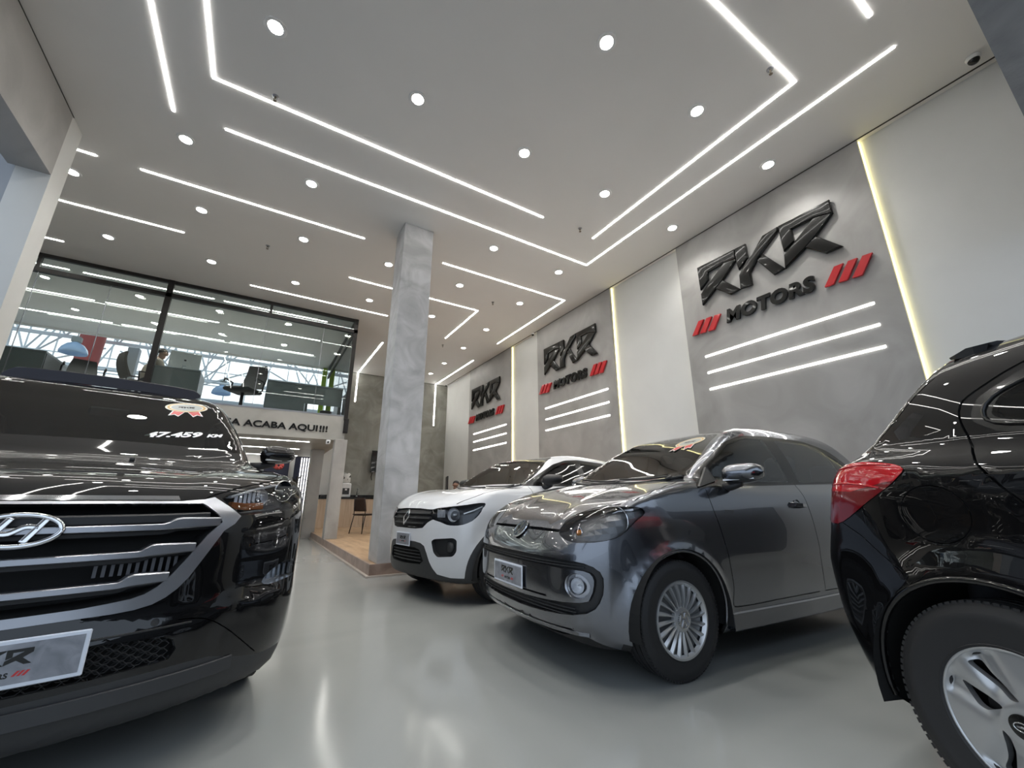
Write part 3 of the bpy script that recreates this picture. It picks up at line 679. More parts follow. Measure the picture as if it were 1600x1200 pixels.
def monitor(loc, rz, s, m, label, z=1.0):
    r = empty('monitor', loc, rz, label=label, cat='monitor')
    MB().box((-.27*s, -.012, .14*s), (.27*s, .02, .50*s), bev=.006).build('screen_housing', m, r, auto=40)
    MB().box((-.25*s, .0201, .16*s), (.25*s, .022, .48*s)).build('screen', M_BLK, r)
    MB().box((-.03, -.02, .01), (.03, .0, .2*s)).build('stand', M_SATIN, r); MB().box((-.11, -.10, 0), (.11, .08, .012), bev=.003).build('base', M_SATIN, r)
    MB().box((-.02, -.0135, .30*s), (.02, -.0121, .335*s)).build('vesa_cap', M_BLACKM, r)
monitor((-1.72, 10.85, 3.53), math.radians(8), 1.0, mat('white_plastic', (.7,.71,.72), .35), 'white backed monitor on the desk by the thick mullion')
def office_chair(loc, rz, label, m=None, hi=1.0):
    m = m or mat('black_mesh_fabric', (.015,.015,.016), .7)
    r = empty('office_chair', loc, rz, label=label, cat='chair', group='office chairs upstairs')
    MB().box((-.24,-.24,.42),(.24,.24,.50), bev=.03).build('seat', m, r, auto=50)
    b = MB(); n = 9
    V = []; F = []
    for i in range(n):
        z = .55 + i*.62/(n-1)*hi; wd = .22 - .05*(i/(n-1))**2; yy = -.24 - .10*math.sin(i/(n-1)*2.2) - .04*i/(n-1)
        V += [(-wd, yy, z), (wd, yy, z), (wd, yy+.04, z), (-wd, yy+.04, z)]
    for i in range(n-1):
        for k in range(4): l = (k+1) % 4; F.append((i*4+k, i*4+l, i*4+4+l, i*4+4+k))
    F += [(0,1,2,3), ((n-1)*4+3,(n-1)*4+2,(n-1)*4+1,(n-1)*4)]
    b.add(V, F); b.build('backrest', m, r, auto=50)
    for s_ in (-1, 1):
        MB().tube([(s_*.22,-.1,.44),(s_*.30,-.1,.48),(s_*.30,-.12,.66),(s_*.29,.12,.68),(s_*.29,.14,.62)], .016, 10).build('armrest', M_BLACKM, r, smooth=True)
    MB().tube([(0,0,.10),(0,0,.42)], .03, 12).build('gas_lift', M_BLACKM, r, smooth=True)
    b = MB()
    for k in range(5):
        t = 2*math.pi*k/5; b.tube([(0,0,.11),(.28*math.cos(t),.28*math.sin(t),.07)], [.025,.015], 8); b.tube([(.28*math.cos(t)-.02,.28*math.sin(t),.03),(.28*math.cos(t)+.02,.28*math.sin(t),.03)], .028, 10)
    b.build('castor_base', M_BLACKM, r, smooth=True)
    return r
_oc = office_chair((-.58, 10.80, 2.79), math.radians(150), 'black office chair with armrests between the two right desks', hi=.85); _oc.scale = (1.2, 1.2, 1.15)
office_chair((-3.25, 10.95, 2.79), math.radians(200), 'dark office chair beside the far left desk', hi=.55)
office_chair((-2.42, 11.0, 2.79), math.radians(-60), 'brown grey office chair the seated person uses', mat('taupe_fabric', (.09,.075,.065), .7), .8)
b = MB().lathe([(.001,2.80),(.10,2.80),(.13,2.9),(.12,2.92),(.10,2.9),(.001,2.86)], 24, Matrix.Translation((1.12, 10.2, 0)))
b.build('waste_basket', M_BLACKM, smooth=True, label='low black basket on the office floor at the right end', cat='basket')

# ================================================================ PEOPLE (seated, mostly hidden behind things)
def seated_person(loc, rz, label, shirt, hairc, seat_h=.48, lean=.12):
    """one continuous skinned body, seated; clothing by zones of the same mesh"""
    J = {'pelvis': ((0,0,seat_h+.08),.125), 'belly': ((.02,0,seat_h+.24),.125), 'chest': ((.05+lean*.4,0,seat_h+.44),.135), 'upper': ((.05+lean*.6,0,seat_h+.54),.10),
         'neck': ((.06+lean*.7,0,seat_h+.62),.052), 'nape': ((.07+lean*.75,0,seat_h+.67),.058), 'head': ((.095+lean*.8,0,seat_h+.76),.082), 'crown': ((.085+lean*.8,0,seat_h+.82),.068)}
    E_ = [('pelvis','belly'),('belly','chest'),('chest','upper'),('upper','neck'),('neck','nape'),('nape','head'),('head','crown')]
    for s_, t in ((1,'l'),(-1,'r')):
        J.update({t+'sh': ((.05+lean*.55,s_*.175,seat_h+.52),.062), t+'el': ((.16+lean*.5,s_*.225,seat_h+.28),.045), t+'wr': ((.40+lean*.4,s_*.14,seat_h+.26),.030), t+'ha': ((.46+lean*.4,s_*.125,seat_h+.26),.032),
                  t+'hip': ((.03,s_*.095,seat_h+.06),.10), t+'kn': ((.45,s_*.13,seat_h+.06),.066), t+'an': ((.42,s_*.13,.10),.042), t+'to': ((.60,s_*.15,.04),.036)})
        E_ += [('upper',t+'sh'),(t+'sh',t+'el'),(t+'el',t+'wr'),(t+'wr',t+'ha'),('pelvis',t+'hip'),(t+'hip',t+'kn'),(t+'kn',t+'an'),(t+'an',t+'to')]
        for k in range(5):
            a = (k-1.6)*.016 if k < 4 else -.03*s_*1
            f0 = (.475+lean*.4, s_*.125 + a, seat_h+.262); ln = (.055,.062,.058,.046,.04)[k]
            J[t+'f%d' % k] = (f0, .010); J[t+'g%d' % k] = ((f0[0]+ln, f0[1]+a*.3, f0[2]-.012), .0085); J[t+'h%d' % k] = ((f0[0]+ln*1.3, f0[1]+a*.3, f0[2]-.03), .0075)
            E_ += [(t+'ha',t+'f%d' % k),(t+'f%d' % k,t+'g%d' % k),(t+'g%d' % k,t+'h%d' % k)]
    J['nose'] = ((.185+lean*.8,0,seat_h+.745),.012); J['chin'] = ((.145+lean*.8,0,seat_h+.685),.03); E_ += [('head','nose'),('nape','chin')]
    for s_, t in ((1,'el_'),(-1,'er_')): J[t] = ((.085+lean*.8, s_*.088, seat_h+.75),.014); E_.append(('head', t))
    K = list(J); me = bpy.data.meshes.new('person'); me.from_pydata([J[k][0] for k in K], [(K.index(a), K.index(b)) for a, b in E_], [])
    o = bpy.data.objects.new('tmp', me); COL.objects.link(o)
    sk = o.modifiers.new('s', 'SKIN'); o.modifiers.new('d', 'SUBSURF').levels = 2
    if not me.skin_vertices: me.attributes
    for i, k in enumerate(K):
        v = me.skin_vertices[0].data[i]; v.radius = (J[k][1], J[k][1]*(1.3 if k in ('pelvis','chest','belly') else 1.0)); v.use_root = (k == 'pelvis')
    dg = bpy.context.evaluated_depsgraph_get(); m2 = bpy.data.meshes.new_from_object(o.evaluated_get(dg)); bpy.data.objects.remove(o)
    root = empty('person', loc, rz, label=label, cat='person')
    ms = [mat('skin', (.35,.20,.14), .5), shirt, mat('dark_trousers', (.02,.022,.03), .8), mat('dark_shoes', (.01,.01,.01), .4)]
    m2.materials.clear(); [m2.materials.append(q) for q in ms]
    for p in m2.polygons:
        c = p.center; p.use_smooth = True
        head = c.z > seat_h + .60; hand = c.x > .42+lean*.4 and c.z > seat_h+.18 and c.z < seat_h + .4
        p.material_index = 0 if (head or hand) else (1 if c.z > seat_h + .13 else (3 if c.z < .09 else 2))
    b = bpy.data.objects.new('body', m2); COL.objects.link(b); b.parent = root
    # hair cap and face details as children
    hx, hz = .088+lean*.8, seat_h+.785
    H = MB(); H.lathe([(0,.072),(.035,.068),(.07,.045),(.088,.01),(.089,-.02),(.080,-.035)], 28, Matrix.Translation((hx-.018,0,hz)) @ Matrix.Diagonal((1.08,.95,1.0,1))); H.build('hair', hairc, root, smooth=True)
    fc = MB()
    for s_ in (-1,1): fc.lathe([(0,.006),(.008,.004),(.012,0)], 12, axes((.162+lean*.8, s_*.030, seat_h+.765), (0,1,0), (0,0,1), (1,0,0)))
    fc.build('eyes', mat('eye', (.05,.04,.035), .2), root, smooth=True)
    MB().tube([(.166+lean*.8,-.02,seat_h+.712),(.172+lean*.8,0,seat_h+.711),(.166+lean*.8,.02,seat_h+.712)], .004, 8).build('mouth', mat('lips', (.28,.11,.09), .5), root, smooth=True)
seated_person((-2.32, 11.0, 2.79), math.radians(25), 'person in a light shirt seated at the office desk behind the thick mullion', mat('beige_shirt', (.42,.36,.30), .8), mat('brown_hair', (.03,.02,.015), .6), seat_h=.46)
seated_person((4.72, 10.65, .145), math.radians(-150), 'person with short dark hair seated behind the white car', mat('black_shirt', (.02,.02,.022), .8), mat('black_hair', (.01,.009,.009), .6), seat_h=.45, lean=.02)

# ================================================================ UNDER THE OFFICE AND AT THE BACK WALL
r = empty('counter', (2.9, 14.2, .145), label='pale wood counter with a black worktop along the back wall', cat='counter'); I = Matrix.Translation((-2.9,-14.2,-.145))
def cp(n, mb, m, **k): o = mb.build(n, m, r, **k); o.matrix_parent_inverse = I
cp('front_panel', MB().box((1.56, 13.80, .145), (4.9, 13.83, .97)), M_WOODP); cp('worktop', MB().box((1.53, 13.78, .97), (4.9, 14.485, 1.03), bev=.004), M_BLK)
cp('backsplash', MB().box((1.55, 14.465, 1.03), (4.9, 14.485, 1.10)), M_BLK); cp('end_panel', MB().box((1.53, 13.79, .145), (1.56, 14.485, .97)), M_BLACKM); cp('plinth', MB().box((1.56, 13.83, .145), (4.9, 13.86, .22)), M_WOODP)
for i in range(4): cp('door_gap', MB().box((2.2+i*.62, 13.797, .20), (2.206+i*.62, 13.801, .96)), mat('veneer_shadow', (.12,.09,.06), .7))
r = empty('water_dispenser', (2.40, 14.15, 1.032), label='white water dispenser with a spotted bottle cover on the counter', cat='water dispenser')
MB().box((-.15,-.16,0),(.15,.16,.42), bev=.02).build('body', M_TRIMW, r, auto=40); MB().box((-.10,-.166,.08),(.10,-.158,.27)).build('recess', M_PLASTG, r)
MB().box((-.03,-.18,.2),(.03,-.16,.25)).build('tap', M_TRIMW, r)
m = mat('spotted_cloth', rough=.8); noise_mix(m, [(.75,.75,.73),(.75,.75,.73),(.03,.03,.03)], scale=9, detail=1, distort=.2, lo=.5, hi=.62)
MB().lathe([(.0,.74),(.09,.735),(.13,.70),(.135,.46),(.10,.425),(0,.42)], 28).build('bottle', m, r, smooth=True)
r = empty('faucet', (2.80, 14.3, 1.032), label='chrome gooseneck tap on the black worktop', cat='tap')
MB().tube([(0,0,0),(0,0,.22),(0,-.03,.28),(0,-.08,.29),(0,-.12,.25)], .013, 12).build('spout', M_CHROME, r, smooth=True); MB().tube([(0,0,0),(0,0,.04)], .03, 16).build('base', M_CHROME, r, smooth=True); MB().tube([(.03,0,.1),(.08,0,.14)], .008, 8).build('lever', M_CHROME, r, smooth=True)
r = empty('tray', (1.85, 14.2, 1.032), label='small black tray on the left end of the worktop', cat='tray'); MB().box((-.12,-.1,0),(.18,.12,.04), bev=.008).build('tray_body', M_BLACKM, r); MB().box((.05,-.05,.04),(.15,.05,.16), bev=.02).build('black_cup', M_BLACKM, r)
r = empty('wall_box', (2.12, 14.5, 1.56), label='dark square box on the cement wall above the counter', cat='wall box'); MB().box((-.09,-.04,-.10),(.09,0,.10), bev=.006).build('cover', M_PLASTG, r); MB().box((-.06,-.043,-.02),(.06,-.04,.06)).build('window', M_BLK, r)
r = empty('wall_screen', (3.75, 14.45, 2.2), .0, label='black wall television on the back wall, edge showing left of the column', cat='television'); MB().box((-.58,-.10,-.36),(.58,-.05,.36), bev=.006).build('screen', M_BLK, r); MB().box((-.1,-.05,-.1),(.1,.05,.1)).build('bracket', M_BLACKM, r); MB().tube([(-.50,-.04,-.36),(-.52,-.02,-.50),(-.49,0,-.62)], .012, 8).build('cable', M_BLACKM, r)
# stacking chair
def steel_chair(loc, rz, label):
    r = empty('chair', loc, rz, label=label, cat='chair')
    wood = mat('dark_wenge_shell', (.035,.018,.012), .4)
    V = []; F = []; n = 8
    for i in range(n):
        a = i/(n-1)
        for j in range(7):
            q = (j-3)/3; V.append((-.19 - .05*a + .03*q*q, q*(.20 - .03*a*a), .52 + .32*a)); 
    V += [(x-.012, y, z) for x, y, z in V]
    for i in range(n-1):
        for j in range(6): a = i*7+j; F += [(a, a+1, a+8, a+7), (a+56, a+63, a+64, a+57)]
    for i in range(n-1): F += [(i*7, i*7+7, i*7+63, i*7+56), (i*7+6, i*7+62, i*7+69, i*7+13)]
    for j in range(6): F += [(j, j+56, j+57, j+1), (49+j, 50+j, 106+j, 105+j)]
    mesh_obj('backrest', V, F, wood, r, True)
    MB().box((-.20,-.21,.44),(.22,.21,.462), bev=.008).build('seat', wood, r, auto=40)
    for s_ in (-1,1):
        MB().tube([(.17,s_*.19,0),(.15,s_*.18,.43)], .011, 10).build('leg', M_BLACKM, r, smooth=True)
        MB().tube([(-.26,s_*.20,0),(-.17,s_*.18,.43)], .011, 10).build('leg', M_BLACKM, r, smooth=True)
        MB().tube([(-.17,s_*.18,.43),(-.20,s_*.17,.62)], .010, 10).build('back_post', M_BLACKM, r, smooth=True)
    MB().tube([(.15,-.18,.43),(.15,.18,.43),(-.17,.18,.43),(-.17,-.18,.43)], .010, 8, closed=True).build('seat_frame', M_BLACKM, r, smooth=True)
steel_chair((2.42, 11.15, .145), math.radians(35), 'dark chair with slim black legs on the timber platform left of the column')
r = empty('side_table', (3.0, 11.0, .145), label='pale wood table edge just left of the column foot', cat='table'); MB().box((-.35,-.35,.70),(.5,.35,.73), bev=.004).build('tabletop', M_WOODP, r)
for x in (-.32,.47):
    for y in (-.32,.32): MB().box((x-.02,y-.02,0),(x+.02,y+.02,.70)).build('leg', M_BLACKM, r)
r = empty('reception_desk', (4.2, 10.0, .145), label='dark topped desk behind the white car hood', cat='desk'); MB().box((-.9,-.3,.82),(.9,.3,.87), bev=.004).build('desk_top', M_BLK, r); MB().box((-.88,-.27,0),(.88,-.24,.82)).build('front_panel', M_WOODP, r)
for x in (-.88,.85): MB().box((x,-.24,0),(x+.03,.28,.82)).build('side_panel', M_WOODP, r)
r = empty('monitor', (4.12, 10.0, 1.015), math.radians(72), label='thin monitor seen from the side on the desk behind the white car', cat='monitor')
MB().box((-.28,-.02,.10),(.28,.015,.50), bev=.006).build('screen_housing', M_BLACKM, r); MB().box((-.03,-.03,0),(.03,-.005,.2)).build('stand', M_BLACKM, r); MB().box((-.12,-.10,0),(.12,.08,.01)).build('base', M_BLACKM, r)
# slatted light screen, poster, plant
r = empty('slatted_light_screen', (1.0, 14.4, 0), label='dark screen with upright white light slats below the office', cat='light screen')
MB().box((-.10,-.04,.0),(.42,.06,2.24)).build('backing', mat('navy_board', (.012,.014,.035), .4), r)
for i in range(5): MB().box((.06+i*.07,-.075,.3),(.09+i*.07,-.04,2.2)).build('light_slat', mat('light_slat', (1,1,1), .5, emit=(1,.98,.93), es=1.6), r, label='white light slat')
r = empty('poster', (.52, 14.48, 1.85), label='dark blue framed poster with a red flower shape under the office', cat='poster')
MB().box((-.42,-.02,-.42),(.24,.0,.38)).build('frame', mat('navy_board2', (.015,.015,.04), .3), r)
b = MB()
for k in range(9):
    t = 2*math.pi*k/9; b.tube([(-.05+.03*math.cos(t),-.025,.1+.03*math.sin(t)),(-.05+.15*math.cos(t),-.03,.1+.12*math.sin(t))], [.03,.045], 8)
b.build('flower_motif', mat('coral', (.6,.10,.09), .5), r, smooth=True)
r = empty('potted_plant', (.82, 11.6, 0), label='dark leaved plant with red leaves in a black pot beside the pilaster', cat='plant')
MB().lathe([(0,0),(.12,0),(.16,.45),(.15,.47),(.13,.44),(0,.42)], 24).build('pot', M_BLACKM, r, smooth=True)
random.seed(3)
def leaves(n, m, nm, zlo, zhi):
    V = []; F = []
    for k in range(n):
        a = random.uniform(0, 6.28); ln = random.uniform(.18,.30); z0 = random.uniform(zlo, zhi); up = random.uniform(.1,.9); wd = random.uniform(.02,.035)
        b0 = len(V)
        for i in range(6):
            t = i/5; rr = .03 + ln*t; z = z0 + up*ln*t - .25*ln*t*t*1.4; w_ = wd*math.sin(math.pi*min(1,t*.9+.1)); ca, sa = math.cos(a), math.sin(a)
            V += [(rr*ca - sa*w_, rr*sa + ca*w_, z), (rr*ca + sa*w_, rr*sa - ca*w_, z+.004)]
        for i in range(5): q = b0 + i*2; F.append((q, q+1, q+3, q+2))
    mesh_obj(nm, V, F, m, r, True)
leaves(34, mat('dark_leaf', (.012,.022,.012), .4), 'foliage', .45, 1.45); leaves(10, mat('red_leaf', (.22,.03,.03), .4), 'red_foliage', .85, 1.2)
MB().tube([(0,0,.42),(.01,0,1.0),(0,.01,1.5)], .018, 8).build('stem', M_BLACKM, r)
# ================================================================ CARS: cutting a body into panels
def smooth_poly(P, n=4, closed=True):
    """Catmull-Rom through the points"""
    out = []; N = len(P)
    rng = range(N) if closed else range(N-1)
    for i in rng:
        p0, p1, p2, p3 = (P[(i-1) % N] if closed or i else P[0]), P[i], P[(i+1) % N], (P[(i+2) % N] if closed or i+2 < N else P[-1])
        for k in range(n):
            t = k/n
            out.append(tuple(.5*((2*p1[a]) + (-p0[a]+p2[a])*t + (2*p0[a]-5*p1[a]+4*p2[a]-p3[a])*t*t + (-p0[a]+3*p1[a]-3*p2[a]+p3[a])*t**3) for a in range(len(p1))))
    if not closed: out.append(tuple(P[-1]))
    return out
def round_poly(P, r, n=4):
    out = []; N = len(P)
    for i in range(N):
        a, b, c = Vector(P[i-1]), Vector(P[i]), Vector(P[(i+1) % N])
        u, v = (a-b), (c-b); k = min(r, u.length*.45, v.length*.45); s_ = b + u.normalized()*k; e_ = b + v.normalized()*k
        for j in range(n+1):
            t = j/n; out.append(tuple((1-t)**2*s_ + 2*t*(1-t)*b + t*t*e_))
    return out
def circle_poly(cx, cy, r, n=40, ry=None): return [(cx + r*math.cos(2*math.pi*i/n), cy + (ry or r)*math.sin(2*math.pi*i/n)) for i in range(n)]
def band(P, w, closed=False):
    """list of quads covering a line of half width w"""
    out = []; n = len(P)
    for i in range(n if closed else n-1):
        a, b = Vector(P[i]), Vector(P[(i+1) % n]); d = (b-a).normalized(); s_ = Vector((-d.y, d.x))*w; e = d*w*.5
        out.append([tuple(a-e-s_), tuple(b+e-s_), tuple(b+e+s_), tuple(a-e+s_)])
    return out
AX = {'F': (1, 2), 'B': (1, 2), 'L': (0, 2), 'R': (0, 2), 'T': (0, 1)}
class Shell:
    def __init__(s, params, nth=132, step=.035, nc=34):
        s.B = Body(params)
        v, f = s.B.grid(nth, step, nc)
        bm = s.bm = bmesh.new()
        vv = [bm.verts.new(q) for q in v]
        for q in f:
            try: bm.faces.new([vv[i] for i in q])
            except ValueError: pass
        bm.faces.ensure_lookup_table(); bm.normal_update()
        lay = s.lay = bm.faces.layers.int.new('part'); s.names = ['body']
        c = sum((f.normal.dot(f.calc_center_median() - Vector((f.calc_center_median().x, 0, .6))) for f in list(bm.faces)[::50]))
        if c < 0: bmesh.ops.reverse_faces(bm, faces=bm.faces); bm.normal_update()
    def side_ok(s, axis, f, c):
        n = f.normal
        if axis == 'F': return n.x > .05
        if axis == 'B': return n.x < -.05
        if axis == 'L': return c.y > 0 and n.y > .04
        if axis == 'R': return c.y < 0 and n.y < -.04
        return n.z > .1
    def cut(s, name, axis, poly, cond=None, only=None):
        bm, lay = s.bm, s.lay
        if name not in s.names: s.names.append(name)
        lab = s.names.index(name); ia, ib = AX[axis]
        us = [p[0] for p in poly]; vs = [p[1] for p in poly]; x0, x1, y0, y1 = min(us), max(us), min(vs), max(vs)
        onl = None if only is None else {s.names.index(q) for q in only if q in s.names}
        cand = set()
        for f in bm.faces:
            if onl is not None and f[lay] not in onl: continue
            a = [v.co[ia] for v in f.verts]
            if max(a) < x0 or min(a) > x1: continue
            b = [v.co[ib] for v in f.verts]
            if max(b) < y0 or min(b) > y1: continue
            c = f.calc_center_median()
            if not s.side_ok(axis, f, c): continue
            if cond and not cond(c): continue
            cand.add(f)
        n = len(poly)
        for i in range(n):
            p, q = poly[i], poly[(i+1) % n]
            dx, dy = q[0]-p[0], q[1]-p[1]; L = math.hypot(dx, dy)
            if L < 1e-6: continue
            e = 1e-4; bx0, bx1 = min(p[0], q[0])-e, max(p[0], q[0])+e; by0, by1 = min(p[1], q[1])-e, max(p[1], q[1])+e
            sub = []
            for f in cand:
                a = [v.co[ia] for v in f.verts]
                if max(a) < bx0 or min(a) > bx1: continue
                b = [v.co[ib] for v in f.verts]
                if max(b) < by0 or min(b) > by1: continue
                sd = [(v.co[ia]-p[0])*dy - (v.co[ib]-p[1])*dx for v in f.verts]
                if min(sd) > -1e-7*L or max(sd) < 1e-7*L: continue
                sub.append(f)
            if not sub: continue
            co = Vector((0, 0, 0)); co[ia] = p[0]; co[ib] = p[1]; no = Vector((0, 0, 0)); no[ia] = dy; no[ib] = -dx
            geom = set(sub)
            for f in sub: geom.update(f.edges); geom.update(f.verts)
            r = bmesh.ops.bisect_plane(bm, geom=list(geom), dist=1e-6, plane_co=co, plane_no=no.normalized())
            cand.difference_update(sub); cand = {f for f in cand if f.is_valid}
            cand.update(g for g in r['geom'] if isinstance(g, bmesh.types.BMFace))
        for f in cand:
            c = f.calc_center_median(); x, y = c[ia], c[ib]; ins = False; j = n-1
            for i in range(n):
                xi, yi = poly[i]; xj, yj = poly[j]
                if (yi > y) != (yj > y) and x < (xj-xi)*(y-yi)/(yj-yi) + xi: ins = not ins
                j = i
            if ins: f[lay] = lab
    def both(s, name, poly, **k): s.cut(name, 'L', poly, **k); s.cut(name, 'R', poly, **k)
    def front2(s, name, poly, **k): s.cut(name, 'F', poly, **k); s.cut(name, 'F', [(-a, b) for a, b in poly], **k)
    def seam(s, axis, P, w=.0028, closed=False, **k):
        for q in band(P, w, closed): s.cut('gap', axis, q, **k)
    def faces(s, name):
        if name not in s.names: return []
        i = s.names.index(name); return [f for f in s.bm.faces if f[s.lay] == i]
    def export(s, name, obname, m, parent, sel=None, off=0.0, **k):
        fs = s.faces(name)
        if sel: fs = [f for f in fs if sel(f.calc_center_median())]
        if not fs: return None
        idx = {}; V = []; F = []
        for f in fs:
            q = []
            for v in f.verts:
                if v not in idx: idx[v] = len(V); V.append(tuple(v.co))
                q.append(idx[v])
            F.append(q)
        A = np.array(V); N = s.B.normal(A); A = A + N*off
        me = bpy.data.meshes.new(obname); me.from_pydata(A.tolist(), [], F); me.update()
        me.polygons.foreach_set('use_smooth', [True]*len(me.polygons))
        me.normals_split_custom_set_from_vertices([tuple(x) for x in N.tolist()])
        me.materials.append(m)
        o = bpy.data.objects.new(obname, me); COL.objects.link(o); o.parent = parent
        return setp(o, **k)
    def pocket(s, name, obname, m, parent, depth, shrink=.9, sel=None, rim=True, **k):
        """sunken tray behind a cut region: depth = (dx,dy,dz)"""
        fs = s.faces(name)
        if sel: fs = [f for f in fs if sel(f.calc_center_median())]
        if not fs: return None
        fset = set(fs); vs = set(v for f in fs for v in f.verts); idx = {v: i for i, v in enumerate(vs)}
        vl = list(vs); cen = sum((v.co for v in vl), Vector())/len(vl); d = Vector(depth); nrm = Vector([abs(q) for q in d.normalized()])
        V = [v.co.copy() for v in vl]
        for v in vl:
            r = v.co - cen; r2 = Vector([r[a]*(shrink if nrm[a] < .5 else 1) for a in range(3)]); V.append(cen + r2 + d)
        n = len(vl); F = [[idx[v]+n for v in f.verts] for f in fs]
        for e in {e for f in fs for e in f.edges}:
            lf = [f for f in e.link_faces if f in fset]
            if len(lf) == 1 and rim: a, b = idx[e.verts[0]], idx[e.verts[1]]; F.append([a, b, b+n, a+n])
        return mesh_obj(obname, V, F, m, parent, False, **k)
    def lining(s, names, m, parent, t=.022, zmin=None, obname='inner_lining'):
        """dark inner skin with returns along every opening"""
        ids = {s.names.index(q) for q in names if q in s.names}
        fs = [f for f in s.bm.faces if f[s.lay] in ids]
        fset = set(fs); vl = list({v for f in fs for v in f.verts}); idx = {v: i for i, v in enumerate(vl)}
        A = np.array([tuple(v.co) for v in vl]); N = s.B.normal(A); I = A - N*t; A2 = A - N*.0015
        V = A2.tolist() + I.tolist(); n = len(vl)
        F = [[idx[v]+n for v in f.verts] for f in fs]
        for e in {e for f in fs for e in f.edges}:
            lf = [f for f in e.link_faces if f in fset]
            if len(lf) == 1: a, b = idx[e.verts[0]], idx[e.verts[1]]; F.append([a, b, b+n, a+n])
        return mesh_obj(obname, V, F, m, parent, True)
    def fx(s, y, z): return float(s._march((3.6, y, z), (-1, 0, 0))[0])
    def sy(s, x, z, sg=1): return float(s._march((x, 1.6*sg, z), (0, -sg, 0))[1])
    def tz(s, x, y): return float(s._march((x, y, 2.2), (0, 0, -1))[2])
    def _march(s, o, d):
        o = np.array(o, float); d = np.array(d, float); t = np.arange(0, 3.6, .006); v = s.B.F(o + d*t[:, None]); i = int(np.argmax(v < 0))
        if v[i] >= 0: return np.array([float('nan')]*3)
        a, b = t[max(i-1, 0)], t[i]
        for _ in range(14):
            m = (a+b)/2
            if s.B.F((o + d*m)[None])[0] < 0: b = m
            else: a = m
        return o + d*a
    def nrm(s, p): return Vector(s.B.normal(np.array([p]))[0])
    def fpath(s, P, off=0.0): 
        out = []
        for y, z in P:
            p = (s.fx(y, z), y, z); out.append(Vector(p) + s.nrm(p)*off)
        return out

def wheel(parent, x, y, R, rimr, width, side, cap, tread=True, steer=0.0):
    """wheel part (tyre) with rim and cap sub-parts; side = +1 left, -1 right; origin at hub"""
    M = axes((x, y, R), (1, 0, 0), (0, 0, side), (0, side, 0)) if False else Matrix.Translation((x, y, R)) @ Matrix.Rotation(-side*math.pi/2, 4, 'X')
    h = width/2; b = MB(); n = 84
    prof = [(rimr-.012, -h*.8), (rimr+.004, -h*.92), (rimr+.03, -h), (R-.045, -h*1.02), (R-.02, -h*.95), (R-.006, -h*.84), (R, -h*.7)]
    for g in (-.45, -.02, .42): prof += [(R+.0005, h*(g-.06)), (R-.008, h*(g-.05)), (R-.008, h*(g+.05)), (R+.0005, h*(g+.06))]
    prof += [(R, h*.7), (R-.006, h*.84), (R-.02, h*.95), (R-.034, h*1.0), (R-.036, h*1.012), (R-.055, h*1.03), (R-.058, h*1.018), (rimr+.035, h*1.0), (rimr+.012, h*.95), (rimr+.010, h*.965), (rimr+.002, h*.90), (rimr-.012, h*.8)]
    b.lathe(prof, n, M)
    # shoulder tread blocks
    for k in range(90):
        t = 2*math.pi*k/90; 
        for sg in (-1, 1):
            c, s_ = math.cos(t), math.sin(t); q = Matrix(((c, -s_, 0, 0), (s_, c, 0, 0), (0, 0, 1, 0), (0, 0, 0, 1)))
            b.box((R-.014, -.0072, sg*h*.70), (R-.0015, .0072, sg*h*.87), M=M @ q)
    o = b.build('wheel', M_RUBBER, parent, auto=35)
    bb = MB().lathe([(rimr-.012, -h*.8), (rimr-.02, -h*.6), (rimr-.03, h*.2), (rimr-.012, h*.8)], 48, M); bb.lathe([(0, h*.05), (.10, h*.05), (rimr-.03, -h*.1)], 48, M)
    bb.build('rim_barrel', mat('dark_steel_rim', (.03, .03, .032), .5, .4), o, smooth=True)
    MB().lathe([(0, h*.20), (.055, h*.22), (.115, h*.22), (.118, h*.12), (0, h*.12)], 40, M).build('brake_disc', mat('brake_steel', (.10, .095, .09), .45, .7), o, auto=30)
    cap(o, M, rimr, h)
    return o
def arch_liner(parent, cx, cz, R, y0, y1, sg):
    V = []; F = []; n = 28; a0, a1 = math.radians(-12), math.radians(192)
    for i in range(n+1):
        a = a0 + (a1-a0)*i/n
        for yy in (y0, y1): V.append((cx + R*math.cos(a), sg*yy, cz + R*math.sin(a)))
    for i in range(n): F.append((2*i, 2*i+1, 2*i+3, 2*i+2))
    c = len(V); V.append((cx, sg*y1, cz))
    for i in range(n): F.append((2*i+1, 2*i+3, c))
    return mesh_obj('wheel_housing', V, F, M_DARK, parent, False)
def lip(sh, parent, cx, cz, R, sg, m, a0=-20, a1=200, r=.008, off=0.0, name='arch_lip'):
    P = []
    for i in range(41):
        a = math.radians(a0 + (a1-a0)*i/40); x, z = cx + R*math.cos(a), cz + R*math.sin(a)
        if z < .2: continue
        yy = sh.sy(x, z, sg)
        if not (abs(yy) > .6): continue
        P.append((x, yy - sg*(.004-off), z))
    return MB().tube(P, r, 8).build(name, m, parent, smooth=True)
